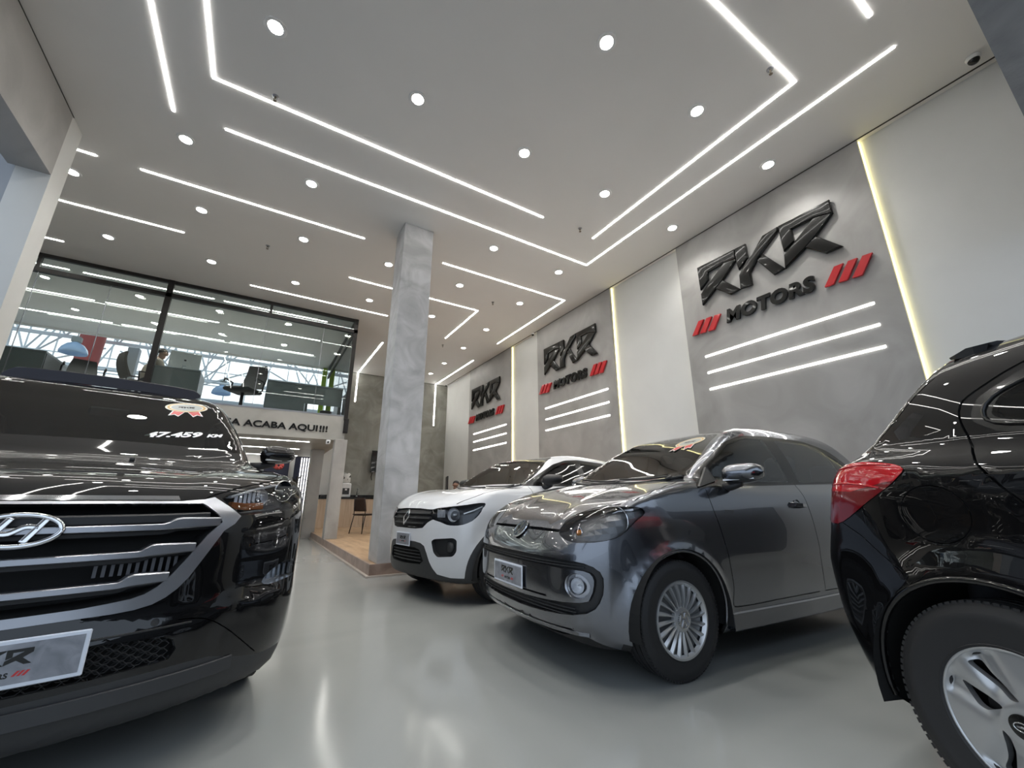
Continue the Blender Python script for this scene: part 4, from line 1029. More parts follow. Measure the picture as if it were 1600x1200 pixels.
def plate(parent, sh, y0, z0, tilt=0.0, w_=.40, h_=.13, off=.012, rz=0.0, dx=0.0):
    x0 = sh.fx(y0, z0) + off + dx
    M = Matrix.Translation((x0, y0, z0)) @ Matrix.Rotation(rz, 4, 'Z') @ Matrix.Rotation(tilt, 4, 'Y')
    # local frame: x out of car, y to car left; reading direction is towards +y when seen from the front
    o = MB().box((-.004, -w_/2, -h_/2), (.002, w_/2, h_/2), M=M, bev=.003).build('licence_plate', mat('plate_white', (.72, .76, .84), .3), parent)
    bw = .012
    MB().box((.0021, -w_/2+bw, -h_/2+bw), (.0030, w_/2-bw, h_/2-bw), M=M).build('plate_field', noise_mix(mat('plate_cement_print', rough=.3), [(.16,.17,.19),(.24,.25,.28),(.33,.34,.38)], scale=14, detail=8, distort=1.0), o)
    s_ = .165/1.9*w_/.4; f = lambda u, v, t: M @ Vector((t, -(0.95-u)*s_, v*s_*.70 - .004))
    b = MB()
    for p in RKR: b.prism(p, f, .0030, .0036)
    b.build('plate_letters', M_BLK, o)
    b = MB()
    for p in BARS_R + BARS_L: b.prism([(u*.82+.17, v-.05) for u, v in p], f, .0030, .0036)
    b.build('plate_slashes', M_RED, o)
    text_obj('plate_word', 'MOTORS', .22*s_, .0006, M_BLK, M @ axes((.0030, -.42*s_, -.40*s_), (0, 1, 0), (0, 0, 1), (1, 0, 0)), o, bold=.0006)
    return o
def rosette(parent, M, s_):
    """oval sticker with a double ribbon tail, on glass"""
    r = MB().prism(circle_poly(0, 0, 1, 40, .62), lambda u, v, t: M @ Vector((u*s_, v*s_, t)), 0, .0008).build('rosette_sticker', mat('sticker_cream', (.62, .58, .45), .4), parent)
    def ringm(a, b_, z): 
        q = MB(); n = 48; V = []; F = []
        for i in range(n):
            t = 2*math.pi*i/n
            V += [M @ Vector((a*s_*math.cos(t), a*s_*.62*math.sin(t), z)), M @ Vector((b_*s_*math.cos(t), b_*s_*.62*math.sin(t), z))]
        for i in range(n): j = (i+1) % n; F.append((2*i, 2*i+1, 2*j+1, 2*j))
        return q.add(V, F)
    ringm(.90, .80, .0012).build('gold_ring', mat('sticker_gold', (.55, .33, .08), .4), r)
    MB().prism(circle_poly(0, 0, .72, 40, .43), lambda u, v, t: M @ Vector((u*s_, v*s_, t)), .001, .0013).build('grey_centre', mat('sticker_grey', (.36, .38, .36), .4), r)
    b = MB(); sc = .45*s_/1.9
    for p in RKR: b.prism(p, lambda u, v, t: M @ Vector(((u-.95)*sc*1.7, (v-.35)*sc*1.3, t)), .0014, .0018)
    b.build('sticker_letters', M_BLK, r)
    for sg in (-1, 1):
        MB().prism([(sg*.02, -.50), (sg*.62, -.42), (sg*.80, -1.12), (sg*.52, -.98), (sg*.34, -1.22)][::sg], lambda u, v, t: M @ Vector((u*s_, v*s_, t)), -.0004, .0003).build('ribbon_tail', mat('sticker_white', (.7, .68, .66), .4), r)
        MB().prism([(sg*.05, -.52), (sg*.56, -.46), (sg*.70, -1.02), (sg*.50, -.90), (sg*.34, -1.10)][::sg], lambda u, v, t: M @ Vector((u*s_, v*s_, t)), .0004, .0008).build('ribbon_tail', mat('sticker_red', (.55, .03, .03), .4), r)
    return r
def seat(parent, x, y, z, m, w_=.50, tall=.62):
    o = MB().box((x-.26, y-w_/2, z), (x+.26, y+w_/2, z+.18), bev=.05).build('seat', m, parent, auto=60)
    V = []; F = []; n = 8; prof = []
    for i in range(n+1):
        t = i/n; a = w_/2 - .015 - .06*t*t
        cx = x-.24 - .26*t; cz = z+.12 + tall*t; th = .11 - .04*t
        V += [(cx+th/2, y-a+.05, cz), (cx+th/2, y+a-.05, cz), (cx+th/2-.02, y+a, cz), (cx-th/2, y+a-.02, cz), (cx-th/2, y-a+.02, cz), (cx+th/2-.02, y-a, cz)]
    for i in range(n):
        for k in range(6): l = (k+1) % 6; F.append((i*6+k, i*6+l, i*6+6+l, i*6+6+k))
    F += [tuple(range(5, -1, -1)), tuple(n*6+k for k in range(6))]
    mesh_obj('seat_back', V, F, m, o, True)
    MB().box((x-.60, y-.13, z+.15+tall), (x-.50, y+.13, z+.33+tall), bev=.04).build('headrest', m, o, auto=60)
    return o
def cabin(parent, xd, zd, wd, seats, m, floor_z=.35, xr=-2.3):
    """dashboard, wheel, seats"""
    b = MB(); V = []; F = []; prof = [(xd+.38, zd-.03), (xd+.1, zd+.03), (xd-.08, zd+.02), (xd-.16, zd-.06), (xd-.14, zd-.22), (xd+.02, zd-.38), (xd+.38, zd-.40)]
    for y in (-wd, wd): V += [(x, y, z) for x, z in prof]
    n = len(prof); F = [(i, (i+1) % n, (i+1) % n+n, i+n) for i in range(n)] + [tuple(range(n)), tuple(range(2*n-1, n-1, -1))]
    b.add(V, F); b.build('dashboard', mat('dash_plastic', (.02, .02, .022), .55), parent)
    sw = MB(); c = Vector((xd-.28, .36, zd-.02)); t_ = math.radians(62)
    ring = [c + Vector((-math.cos(t_)*-.18*math.sin(a)*0 + .18*math.sin(a)*math.cos(t_), .18*math.cos(a), .18*math.sin(a)*math.sin(t_))) for a in [2*math.pi*i/36 for i in range(36)]]
    sw.tube(ring, .014, 8, closed=True)
    for a in (0, math.pi, -math.pi/2): sw.tube([c, c + Vector((.18*math.sin(a)*math.cos(t_), .18*math.cos(a), .18*math.sin(a)*math.sin(t_)))], .012, 8)
    sw.tube([c - Vector((.02, 0, 0)), c + Vector((.16, 0, -.08))], .045, 14)
    sw.build('steering_wheel', M_PLAST, parent, smooth=True)
    for x, y in seats: seat(parent, x, y, floor_z, m)
    MB().box((xr-.25, -wd+.1, floor_z), (xr+.25, wd-.1, floor_z+.18), bev=.05).build('rear_bench', m, parent, auto=60)
    MB().box((xr-.38, -wd+.08, floor_z+.15), (xr-.25, wd-.08, floor_z+.72), bev=.05).build('rear_backrest', m, parent, auto=60)
    for y in (-.35, .35): MB().box((xr-.38, y-.12, floor_z+.72), (xr-.29, y+.12, floor_z+.90), bev=.03).build('rear_headrest', m, parent, auto=60)
    MB().box((xr-.5, -wd, floor_z-.12), (xd+.3, wd, floor_z-.08)).build('cabin_floor', M_LINING, parent)
def mirror(parent, base, s_, m, sg, lamp=True, fold=0.0):
    """door mirror: base is the attachment point; sg = +1 left side"""
    b0 = Vector(base)
    prof = []; V = []; F = []; nu, nv = 20, 14
    for i in range(nu+1):
        u = i/nu; y = .02 + u*.235
        hgt = .070*math.sqrt(max(0, 1-(2*u-1)**4))*(1-.25*u) + .002; dep = .085*math.sqrt(max(0, 1-(2*u-1)**4)) + .002
        for j in range(nv):
            t = 2*math.pi*j/nv; x = math.cos(t)*dep; z = math.sin(t)*hgt
            if x < -.035: x = -.035 - (abs(x)-.035)*.05
            V.append((b0.x + x*s_ + .02 - .05*u*s_, b0.y + sg*y*s_, b0.z + (z + .012*u)*s_))
    for i in range(nu):
        for j in range(nv): l = (j+1) % nv; F.append((i*nv+j, i*nv+l, i*nv+nv+l, i*nv+nv+j))
    o = mesh_obj('door_mirror', V, F, m, parent, True)
    bm = bmesh.new(); bm.from_mesh(o.data); bmesh.ops.recalc_face_normals(bm, faces=bm.faces); bm.to_mesh(o.data); bm.free()
    MB().tube([(b0.x+.03, b0.y-sg*.03, b0.z-.085*s_), (b0.x+.01, b0.y+sg*.05*s_, b0.z-.075*s_), (b0.x, b0.y+sg*.12*s_, b0.z-.055*s_)], [.03, .026, .02], 12).build('mirror_foot', M_PLAST, o, smooth=True)
    lower = MB().sweep([(b0.x+.082*s_ - .05*u*s_*1.2 , b0.y+sg*(.05+.17*u)*s_, b0.z+(-.036+.008*u)*s_) for u in (0,.2,.4,.6,.8,1)], (0,0,1), .014*s_, .010*s_)
    if lamp: lower.build('indicator_strip', mat('indicator_silver', (.75,.76,.78), .2, .3), o)
    return o
def hatch_cap(o, M, rr, h):
    q = MB(); q.lathe([(rr+.006, h*.86), (rr+.004, h*.99), (rr-.006, h*1.0), (rr-.014, h*.90), (rr-.020, h*.80), (rr-.002, h*.78)], 72, M, closed=True)
    q.lathe([(0, h*1.0), (.052, h*.985), (.060, h*.95), (.066, h*.80), (.064, h*.7)], 48, M)
    for k in range(20):
        t = 2*math.pi*k/20; c, s_ = math.cos(t), math.sin(t); R2 = M @ Matrix(((c, -s_, 0, 0), (s_, c, 0, 0), (0, 0, 1, 0), (0, 0, 0, 1)))
        V = []; F = []; n = 7
        for i in range(n):
            a = i/(n-1); r = .060 + (rr-.012-.060)*a; wd = .0055 + .0085*a; z = h*(.90 + .04*math.sin(a*math.pi)); tw = .012*a*a
            V += [R2 @ Vector((r, -wd+tw, z-h*.10)), R2 @ Vector((r, -wd*.1+tw, z+h*.03)), R2 @ Vector((r, wd*.5+tw, z+h*.02)), R2 @ Vector((r, wd+tw, z-h*.16))]
        for i in range(n-1):
            for j in range(4): l = (j+1) % 4; F.append((i*4+j, i*4+l, i*4+4+l, i*4+4+j))
        q.add(V, F)
    c_ = q.build('hubcap', M_ALLOY, o, auto=40)
    MB().lathe([(.0, h*.70), (rr-.014, h*.60), (rr-.010, h*.72)], 48, M).build('hubcap_back', M_ALLOYD, o, smooth=True)
    roundel(o, M @ Matrix.Translation((0, 0, h*1.0)), .044, M_CHROME, mat('roundel_grey', (.30,.31,.33), .3, .6), 'hub_emblem')
def roundel(parent, M, r, m1, m2, nm):
    """round badge with stacked V and W strokes"""
    b = MB().lathe([(0, 0), (r*.98, 0), (r, r*.06), (0, r*.06)], 48, M); o = b.build(nm, m2, parent, auto=30)
    q = MB().lathe([(r*.86, r*.05), (r*.88, r*.16), (r*.98, r*.16), (r*1.0, r*.05)], 48, M)
    def st(a, c, w_=.085):
        a, c = Vector(a)*r, Vector(c)*r; d = (c-a).normalized(); s_ = Vector((-d.y, d.x))*w_*r
        pts = [a-s_, c-s_, c+s_, a+s_]; q.prism([tuple(p) for p in pts], lambda u, v, t: M @ Vector((u, v, t)), r*.05, r*.15)
    st((-.36, .76), (0, .06)); st((.36, .76), (0, .06)); st((-.76, .36), (-.34, -.74)); st((-.34, -.74), (0, -.06)); st((0, -.06), (.34, -.74)); st((.34, -.74), (.76, .36))
    q.build('badge_strokes', m1, o, auto=30)
    return o
def plain_cap(o, M, rr, h):
    q = MB().lathe([(rr+.004, h*.86), (rr+.004, h*.97), (rr-.01, h*.95), (rr-.03, h*.84), (.07, h*.92), (.05, h*.98), (0, h)], 48, M)
    q.build('hubcap', M_ALLOY, o, auto=40)
def lamp_unit(parent, c, r, depth=.05, fwd=(1, 0, 0), name='reflector_bowl', m=None, ring=True):
    f = Vector(fwd).normalized(); y = Vector((0, 1, 0)); y = (y - f*y.dot(f)).normalized(); M = axes(c, y, f.cross(y), f)
    b = MB().lathe([(r, 0), (r*.93, -depth*.35), (r*.7, -depth*.8), (r*.3, -depth), (0, -depth)], 32, M); o = b.build(name, m or M_REFL, parent, smooth=True)
    MB().lathe([(0, -depth*.15), (r*.13, -depth*.2), (r*.15, -depth*.5), (r*.15, -depth)], 16, M).build('bulb', mat('bulb_glass', (.8,.82,.85), .05, .2), o, smooth=True)
    if ring: MB().lathe([(r*1.0, .002), (r*1.06, .004), (r*1.12, -.002), (r*1.06, -.006)], 36, M, closed=True).build('lamp_ring', M_CHROME, o, smooth=True)
    return o
class Disc(Shell):
    """wheel cover face as a round sheet with a height profile; holes are cut to outline"""
    def __init__(s, prof, hgt, nr=16, n=120):
        s.names = ['body']; bm = s.bm = bmesh.new(); s.lay = bm.faces.layers.int.new('part')
        R0, R1 = prof; rings = []
        for i in range(nr+1):
            r = R0 + (R1-R0)*i/nr; rings.append([bm.verts.new((r*math.cos(2*math.pi*k/n), r*math.sin(2*math.pi*k/n), 0)) for k in range(n)])
        for i in range(nr):
            for k in range(n): l = (k+1) % n; bm.faces.new((rings[i][k], rings[i+1][k], rings[i+1][l], rings[i][l]))
        bm.normal_update(); s.h = hgt
    def finish(s, hole, M, depth, m, parent, nm):
        bm = s.bm
        bmesh.ops.delete(bm, geom=s.faces(hole), context='FACES')
        edges = [e for e in bm.edges if e.is_boundary]
        for v in bm.verts: v.co.z = s.h(v.co.x, v.co.y)
        r = bmesh.ops.extrude_edge_only(bm, edges=edges)
        for g in r['geom']:
            if isinstance(g, bmesh.types.BMVert): g.co.z -= depth; k = 1; g.co.x *= k; g.co.y *= k
        for f in bm.faces: f.smooth = True
        bmesh.ops.recalc_face_normals(bm, faces=bm.faces)
        me = bpy.data.meshes.new(nm); bm.to_mesh(me); bm.free(); me.transform(M); me.set_sharp_from_angle(angle=math.radians(40)); me.materials.append(m)
        o = bpy.data.objects.new(nm, me); COL.objects.link(o); o.parent = parent; return o
def zones(sh, fn):
    for f in sh.bm.faces:
        if f[sh.lay] == 0:
            c = f.calc_center_median()
            z = 'underbody' if (f.normal.z < -.6 and c.z < .34) else fn(c)
            if z and z != 'body':
                if z not in sh.names: sh.names.append(z)
                f[sh.lay] = sh.names.index(z)
def mir(P, top=True): return P + [(-a, b) for a, b in P[::-1][1 if abs(P[-1][0]) < 1e-6 else 0: (-1 if abs(P[0][0]) < 1e-6 else None)]]
def surf_axes(sh, p, off=.003, right=(0, 1, 0)):
    n = sh.nrm(p); ex = Vector(right); ex = (ex - n*ex.dot(n)).normalized(); return axes(Vector(p) + n*off, ex, n.cross(ex), n)
# ================================================================ WHITE CITY CAR
def build_city():
    root = empty('car', (2.01, 4.463, 0), math.radians(190.1), label='white city car with black grille and black bumper corners beside the cement column', cat='car')
    sh = Shell(CITY); P = M_PWHITE
    for cx in (0.0, -2.305): sh.both('cladding', circle_poly(cx, .29, .405, 52)); sh.both('void', circle_poly(cx, .29, .345, 52))
    sh.cut('windshield', 'F', smooth_poly(mir([(0,1.112),(.35,1.105),(.58,1.09),(.640,1.10),(.635,1.19),(.595,1.30),(.525,1.40),(.43,1.446),(0,1.462)]), 3), cond=lambda c: c.x < -.1 and c.z > 1.08)
    sh.both('window_surround', round_poly([(-.36,1.075),(-.60,1.20),(-.90,1.34),(-1.15,1.405),(-1.4,1.425),(-1.9,1.41),(-2.2,1.34),(-2.5,1.16),(-2.45,1.10),(-1.4,1.085)], .04))
    sh.both('side_window', round_poly([(-.62,1.11),(-.75,1.235),(-.98,1.345),(-1.15,1.385),(-1.30,1.39),(-1.32,1.10)], .03)); sh.both('side_window', round_poly([(-1.42,1.10),(-1.41,1.39),(-1.90,1.38),(-2.1,1.32),(-2.2,1.12)], .03))
    hl = [(.364,.836),(.50,.858),(.62,.872),(.70,.884),(.765,.900),(.785,.890),(.786,.84),(.781,.792),(.753,.735),(.70,.702),(.635,.694),(.572,.700),(.509,.722),(.43,.742),(.40,.76)]
    gr = [(0,.846),(.145,.846),(.30,.838),(.42,.838),(.44,.75),(.40,.738),(.358,.716),(.30,.665),(.20,.655),(0,.655)]
    sh.cut('grille', 'F', mir(gr), cond=lambda c: c.x > .2)
    for sg in (1, -1):
        sh.cut('headlight', 'F', smooth_poly([(sg*a, b) for a, b in hl], 2), cond=lambda c: c.x > .0)
        sh.cut('fog_pocket', 'F', round_poly([(sg*a, b) for a, b in [(.425,.550),(.455,.570),(.64,.585),(.668,.565),(.668,.466),(.64,.424),(.496,.412),(.455,.450)]], .02), cond=lambda c: c.x > .0)
        sh.seam('T', smooth_poly([(.45,sg*.60),(.30,sg*.70),(.10,sg*.735),(-.15,sg*.715),(-.38,sg*.66)], 3, False), cond=lambda c: c.z > .88)
    sh.cut('lower_bumper', 'F', mir([(0,.540),(.196,.538),(.289,.527),(.341,.503),(.375,.44),(.404,.369),(.44,.31),(.479,.262),(.60,.238),(.80,.235),(.80,.10),(0,.10)]), cond=lambda c: c.x > .1)
    sh.cut('intake', 'F', mir([(0,.485),(.20,.483),(.28,.465),(.33,.37),(.28,.335),(0,.325)]), cond=lambda c: c.x > .1)
    for ax in ('L', 'R'):
        sh.seam(ax, smooth_poly([(-.42,1.07),(-.41,.9),(-.45,.6),(-.46,.38),(-.55,.33),(-1.35,.33),(-1.36,.7),(-1.36,1.08)], 3, False)); sh.cut('cladding', ax, [(-2.0,.08),(-.32,.08),(-.32,.29),(-2.0,.29)])
        sh.seam(ax, smooth_poly([(-1.36,.33),(-1.9,.34),(-2.05,.62),(-2.15,.9),(-2.2,1.08)], 3, False))
    def z(c):
        if c.x > -.40 and c.z > .855 and abs(c.y) < .735 - max(0, c.x)*.3 and not (abs(c.y) > .40 and c.z < .90 and c.x > .2): return 'hood'
        if c.x > .28 and c.z < .86: return 'front_bumper'
        if -1.36 < c.x < -.45 and .33 < c.z < 1.075: return 'front_door_l' if c.y > 0 else 'front_door_r'
        if -2.15 < c.x < -1.36 and .34 < c.z < 1.08 and math.hypot(c.x+2.305, c.z-.29) > .43: return 'rear_door_l' if c.y > 0 else 'rear_door_r'
    zones(sh, z)
    for q in ('body', 'hood', 'front_bumper'): sh.export(q, q, P, root)
    for q in ('front_door_l', 'front_door_r', 'rear_door_l', 'rear_door_r'):
        o = sh.export(q, q[:-2], P, root); sg = 1 if q[-1] == 'l' else -1; hx = -1.22 if q[0] == 'f' else -2.0; y = sh.sy(hx, .93, sg)
        MB().sweep([(hx+.09, y-sg*.004, .937), (hx+.06, y+sg*.028, .934), (hx-.06, y+sg*.028, .928), (hx-.09, y-sg*.004, .924)], (0,0,1), .013, .026).build('handle', M_PLAST, o)
    sh.export('underbody', 'underbody', M_LINING, root); sh.export('window_surround', 'window_surround', M_BLK, root)
    sh.export('lower_bumper', 'lower_bumper', M_PLASTG, root); sh.export('windshield', 'windshield', G_WIN, root)
    sh.pocket('grille', 'grille', M_PLAST, root, (-.022, 0, 0), .985); sh.pocket('intake', 'intake', M_DARK, root, (-.03, 0, 0), .98)
    for zz, w_ in ((.80, .36), (.755, .37), (.705, .30)): MB().sweep(sh.fpath([(y, zz) for y in np.linspace(-w_, w_, 23)], -.008), (0,0,1), .02, .014).build('grille_bar', M_PLASTG, root)
    b = MB()
    for zz in (.36, .39, .42, .45): b.sweep(sh.fpath([(y, zz) for y in np.linspace(-.28, .28, 15)], -.012), (0,0,1), .01, .008)
    b.build('intake_bars', M_PLASTG, root)
    MB().sweep(sh.fpath([(y, .672) for y in np.linspace(.06, .22, 7)], .002), (0,0,1), .008, .006).build('grille_accent', M_CHROME, root)
    M = surf_axes(sh, (sh.fx(0, .755), 0, .755), .006)
    b = MB(); q = [(0,.068),(.046,0),(0,-.068),(-.046,0)]
    b.sweep([M @ Vector((x, y, .008)) for x, y in q + q[:2]], [M.col[2].xyz]*6, .020, .012, r=.2); b.build('front_emblem', M_CHROME, root, auto=30)
    for sg in (1, -1):
        s_ = (lambda c, sg=sg: c.y*sg > 0); sh.export('side_window', 'side_window', G_WIND, root, sel=s_)
        sh.export('cladding', 'arch_cladding', M_PLASTG, root, sel=s_, off=.006)
        o = sh.export('headlight', 'headlight', G_LAMP, root, sel=s_)
        sh.pocket('headlight', 'lamp_housing', mat('lamp_housing_black', (.05,.052,.058), .25, .3), o, (-.07, -sg*.02, 0), .92, sel=s_)
        lamp_unit(o, (.475, sg*.590, .790), .066, .06, (1, sg*.35, 0), 'reflector_bowl', ring=False)
        b = MB()
        for i in range(6): b.box((.535-.004*i, sg*(.44+.014*i)-.004, .765), (.555-.004*i, sg*(.44+.014*i)+.004, .835))
        b.build('ribbed_reflector', M_REFL, o)
        MB().sweep([(.40, sg*.66, .80), (.33, sg*.72, .83), (.25, sg*.75, .865)], (0,0,1), .03, .012).build('chrome_blade', M_REFL, o)
        sh.pocket('fog_pocket', 'fog_pocket', M_PLAST, root, (-.035, -sg*.01, 0), .90, sel=s_)
        MB().lathe([(0,.0),(.035,-.002),(.05,-.012),(.052,-.03)], 24, axes((sh.fx(.58, .50)-.02, sg*.585, .50), (0,1,0), (0,0,1), (1,0,0))).build('fog_cap', M_PLASTG, root, smooth=True)
        for cx in (0, -2.305): arch_liner(root, cx, .29, .355, .83, .45, sg); wheel(root, cx, sg*.70, .29, .185, .17, sg, plain_cap)
        mirror(root, (-.66, sg*.71, 1.14), .95, M_PLAST, sg, lamp=False)
        MB().box((-2.86, sg*.66-.08, .95), (-2.76, sg*.66+.08, 1.2), bev=.02).build('rear_lamp', M_REDL, root)
    plate(root, sh, .0, .552, 0, .29, .128, .014)
    b = MB()
    for y0, y1 in ((.52, -.06), (-.02, -.55)):
        P_ = []
        for i in range(9):
            t = i/8; y = y0 + (y1-y0)*t; x = -.36 - .02*(1-abs(y)) - .05*t; p = (x, y, sh.tz(x, y)); P_.append(Vector(p) + sh.nrm(p)*.016)
        b.tube(P_, .008, 6)
    b.build('wiper', M_PLAST, root, smooth=True)
    P_ = [(-.29-.10*(y/.6)**2, y) for y in np.linspace(-.62, .62, 21)]; MB().sweep([(x, y, sh.tz(x, y)+.001) for x, y in P_], (0,0,1), .06, .012).build('cowl_trim', M_PLAST, root)
    cabin(root, -.62, 1.03, .66, ((-1.35, .36), (-1.35, -.36)), M_SEATG, .38, -2.1)
    MB().box((-1.03, -.10, 1.34), (-1.0, .10, 1.40), bev=.01).build('inner_mirror', M_PLAST, root)
    sh.lining(['body', 'hood', 'front_bumper', 'front_door_l', 'front_door_r', 'rear_door_l', 'rear_door_r', 'window_surround', 'lower_bumper', 'cladding'], M_LINING, root, .018)
    sh.bm.free()
build_city()
# ================================================================ BLACK COMPACT AT THE RIGHT EDGE
def swirl_cap(o, M, rr, h):
    hh = h*1.0
    polys = []
    op1 = [(-.107,.128),(-.073,.144),(-.055,.113),(.006,.061),(-.015,.057)]; op2 = [(-.135,.072),(-.034,.032),(-.086,.006),(-.107,.015),(-.131,.046)]
    for k in range(3):
        a = 2*math.pi*k/3; c, s_ = math.cos(a), math.sin(a)
        for p in (op1, op2): polys.append([(x*c - y*s_, x*s_ + y*c) for x, y in round_poly(p, .012, 3)])
    cens = [(sum(q[0] for q in p)/len(p), sum(q[1] for q in p)/len(p)) for p in polys]
    def hgt(x, y):
        r = math.hypot(x, y); z = hh*(.98 - .10*(r/rr)**2) ; a = math.atan2(y, x)
        for cx, cy in cens:
            d = math.hypot((x-cx), (y-cy)); ra = math.atan2(cy, cx); da = (a-ra+math.pi) % (2*math.pi) - math.pi
            if r > .05: z -= .016*math.exp(-(da*r/.030)**2) * min(1, max(0, (r-.05)/.04)) * (1 if r < .172 else max(0, 1-(r-.172)/.008))
        return z
    D = Disc((.030, rr-.004), hgt, 26, 160)
    for p in polys: D.cut('hole', 'T', p)
    D.finish('hole', M, .022, M_ALLOY, o, 'hubcap')
    MB().lathe([(rr-.005, h*.86), (rr-.001, h*.93), (rr+.006, h*.90), (rr+.005, h*.80), (rr-.008, h*.75)], 80, M, closed=True).build('hubcap_rim', M_ALLOY, o, smooth=True)
    MB().lathe([(.031, h*.93), (.031, h*1.03), (.026, h*1.05), (0, h*1.05)], 36, M).build('hub_emblem', M_BLK, o, auto=40)
    b = MB(); b.tube([M @ Vector((.019*math.cos(t), .011*math.sin(t), h*1.06)) for t in [2*math.pi*i/28 for i in range(28)]], .0018, 6, closed=True); b.sweep([M @ Vector((-.012, 0, h*1.06)), M @ Vector((.012, .001, h*1.06))], (0,1,0), .005, .003)
    b.build('hub_emblem_ring', M_CHROME, o, smooth=True)
def build_compact():
    root = empty('car', (2.695, .131, 0), math.radians(-110), label='black compact car with a red tail lamp and round fuel flap at the right edge', cat='car')
    sh = Shell(COMPACT, step=.033, nth=140, nc=40); P = M_PBLACK
    for cx in (0.0, 2.49): sh.both('void', circle_poly(cx, .31, .375, 60))
    tl = [(-.75,1.045),(-.55,1.052),(-.404,1.062),(-.312,1.067),(-.22,1.056),(-.171,1.045),(-.142,1.029),(-.163,1.005),(-.205,.971),(-.297,.916),(-.395,.856),(-.463,.828),(-.53,.835),(-.60,.865),(-.75,.90)]
    for ax in ('L', 'R'):
        sh.cut('window_surround', ax, round_poly([(.02,1.18),(.04,1.25),(.16,1.325),(.40,1.405),(.8,1.435),(1.4,1.415),(1.75,1.31),(2.15,1.09),(2.0,1.06),(1.0,1.10),(.10,1.125)], .03))
        sh.cut('side_window', ax, round_poly([(.075,1.185),(.10,1.245),(.20,1.295),(.45,1.375),(.80,1.40),(.80,1.135),(.14,1.155)], .025)); sh.cut('side_window', ax, round_poly([(.90,1.135),(.90,1.40),(1.35,1.385),(1.65,1.29),(1.95,1.11)], .03))
        sh.cut('tail_lamp', ax, smooth_poly(tl, 2), cond=lambda c: c.x < -.1 and abs(c.y) > .42)
        sh.cut('tail_lamp_low', ax, [(-.75,.80),(-.30,.80),(-.10,1.0),(-.22,.985),(-.36,.955),(-.48,.960),(-.75,.99)], only=['tail_lamp'])
        sh.seam(ax, smooth_poly([(.30,1.405),(.158,1.345),(.107,1.32),(.063,1.293),(.018,1.264),(-.003,1.236),(-.006,1.195),(.009,1.144),(.039,1.075),(.075,1.015),(.112,.961),(.149,.914),(.26,.76),(.40,.52),(.44,.34),(.55,.315),(1.3,.315)], 2, False), .0035)
        sh.seam(ax, smooth_poly([(.85,1.12),(.85,.8),(.86,.33)], 3, False)); sh.seam(ax, smooth_poly([(1.3,.315),(1.85,.32),(1.88,.6),(1.92,.9),(1.98,1.08)], 3, False))
        sh.seam(ax, [(-.44,.835),(-.36,.79),(-.285,.725),(-.22,.68),(-.20,.64)], .0018)
        sh.seam(ax, circle_poly(-.08, .878, .100, 48, .092), .0018, closed=True); sh.cut('fuel_flap', ax, circle_poly(-.08, .878, .098, 48, .090), only=['body'], cond=lambda c, ax=ax: ax == 'R')
        sh.seam(ax, smooth_poly([(-.10,1.37),(-.17,1.30),(-.24,1.22),(-.32,1.14),(-.36,1.075)], 3, False), .0018)
    sh.cut('rear_window', 'B', round_poly([(-.56,1.14),(.56,1.14),(.48,1.38),(-.48,1.38)], .05), cond=lambda c: c.x < .3 and c.z > 1.1)
    sh.cut('windshield', 'F', round_poly([(-.62,1.08),(.62,1.08),(.52,1.42),(-.52,1.42)], .06), cond=lambda c: c.x < 2.6 and c.z > 1.05)
    def z(c):
        s_ = 'l' if c.y > 0 else 'r'
        if c.x < -.15 and c.z < .83 and c.z < .84 - (c.x+.44)*.75: return 'rear_bumper'
        if .10 < c.x < .85 and .315 < c.z < 1.38 and (c.z > .914 - (c.x-.149)*1.55 or c.x > .44): return 'rear_door_'+s_
        if .85 < c.x < 1.95 and .32 < c.z < 1.10: return 'front_door_'+s_
    zones(sh, z)
    for q in ('body', 'rear_bumper'): sh.export(q, q, P, root)
    for q in ('front_door_l', 'front_door_r', 'rear_door_l', 'rear_door_r'):
        o = sh.export(q, q[:-2], P, root); sg = 1 if q[-1] == 'l' else -1; hx = 1.05 if q[0] == 'f' else .30; y = sh.sy(hx, .93, sg)
        MB().sweep([(hx+.09, y-sg*.004, .935), (hx+.06, y+sg*.028, .936), (hx-.06, y+sg*.028, .938), (hx-.09, y-sg*.004, .94)], (0,0,1), .013, .026).build('handle', P, o)
    sh.export('fuel_flap', 'fuel_flap', P, root, off=-.001)
    sh.export('underbody', 'underbody', M_LINING, root); sh.export('window_surround', 'window_surround', M_BLK, root)
    sh.export('rear_window', 'rear_window', G_WIND, root); sh.export('windshield', 'windshield', G_WIN, root)
    for sg in (1, -1):
        s_ = (lambda c, sg=sg: c.y*sg > 0); sh.export('side_window', 'side_window', G_WIND, root, sel=s_)
        o = sh.export('tail_lamp', 'tail_lamp', M_REDL, root, sel=s_, off=.004); sh.pocket('tail_lamp', 'lamp_edge', M_PLAST, o, (.03, -sg*.01, 0), .99, sel=s_)
        sh.export('tail_lamp_low', 'lower_lens', M_REDD, o, sel=s_, off=.003, label='darker red lower lens')
        # raised ridges of the lamp
        for z0, x0, x1, r_ in ((1.045, -.44, -.19, .004), (.985, -.50, -.24, .004)):
            pts = []
            for i in range(13):
                t = i/12; x = x0 + (x1-x0)*t; zz = z0 + .012*math.sin(t*3) - (.02*t if z0 < 1 else 0); y = sh.sy(x, zz, sg); pts.append((x, y + sg*.003, zz))
            MB().tube(pts, r_, 8).build('lamp_ridge', M_REDL, o, smooth=True)
        for cx in (0, 2.49): arch_liner(root, cx, .31, .385, .85, .45, sg); lip(sh, root, cx, .31, .377, sg, P, -20, 200, .010); wheel(root, cx, sg*.745, .315, .186, .18, sg, swirl_cap)
        mirror(root, (1.80, sg*.79, 1.12), .95, P, sg)
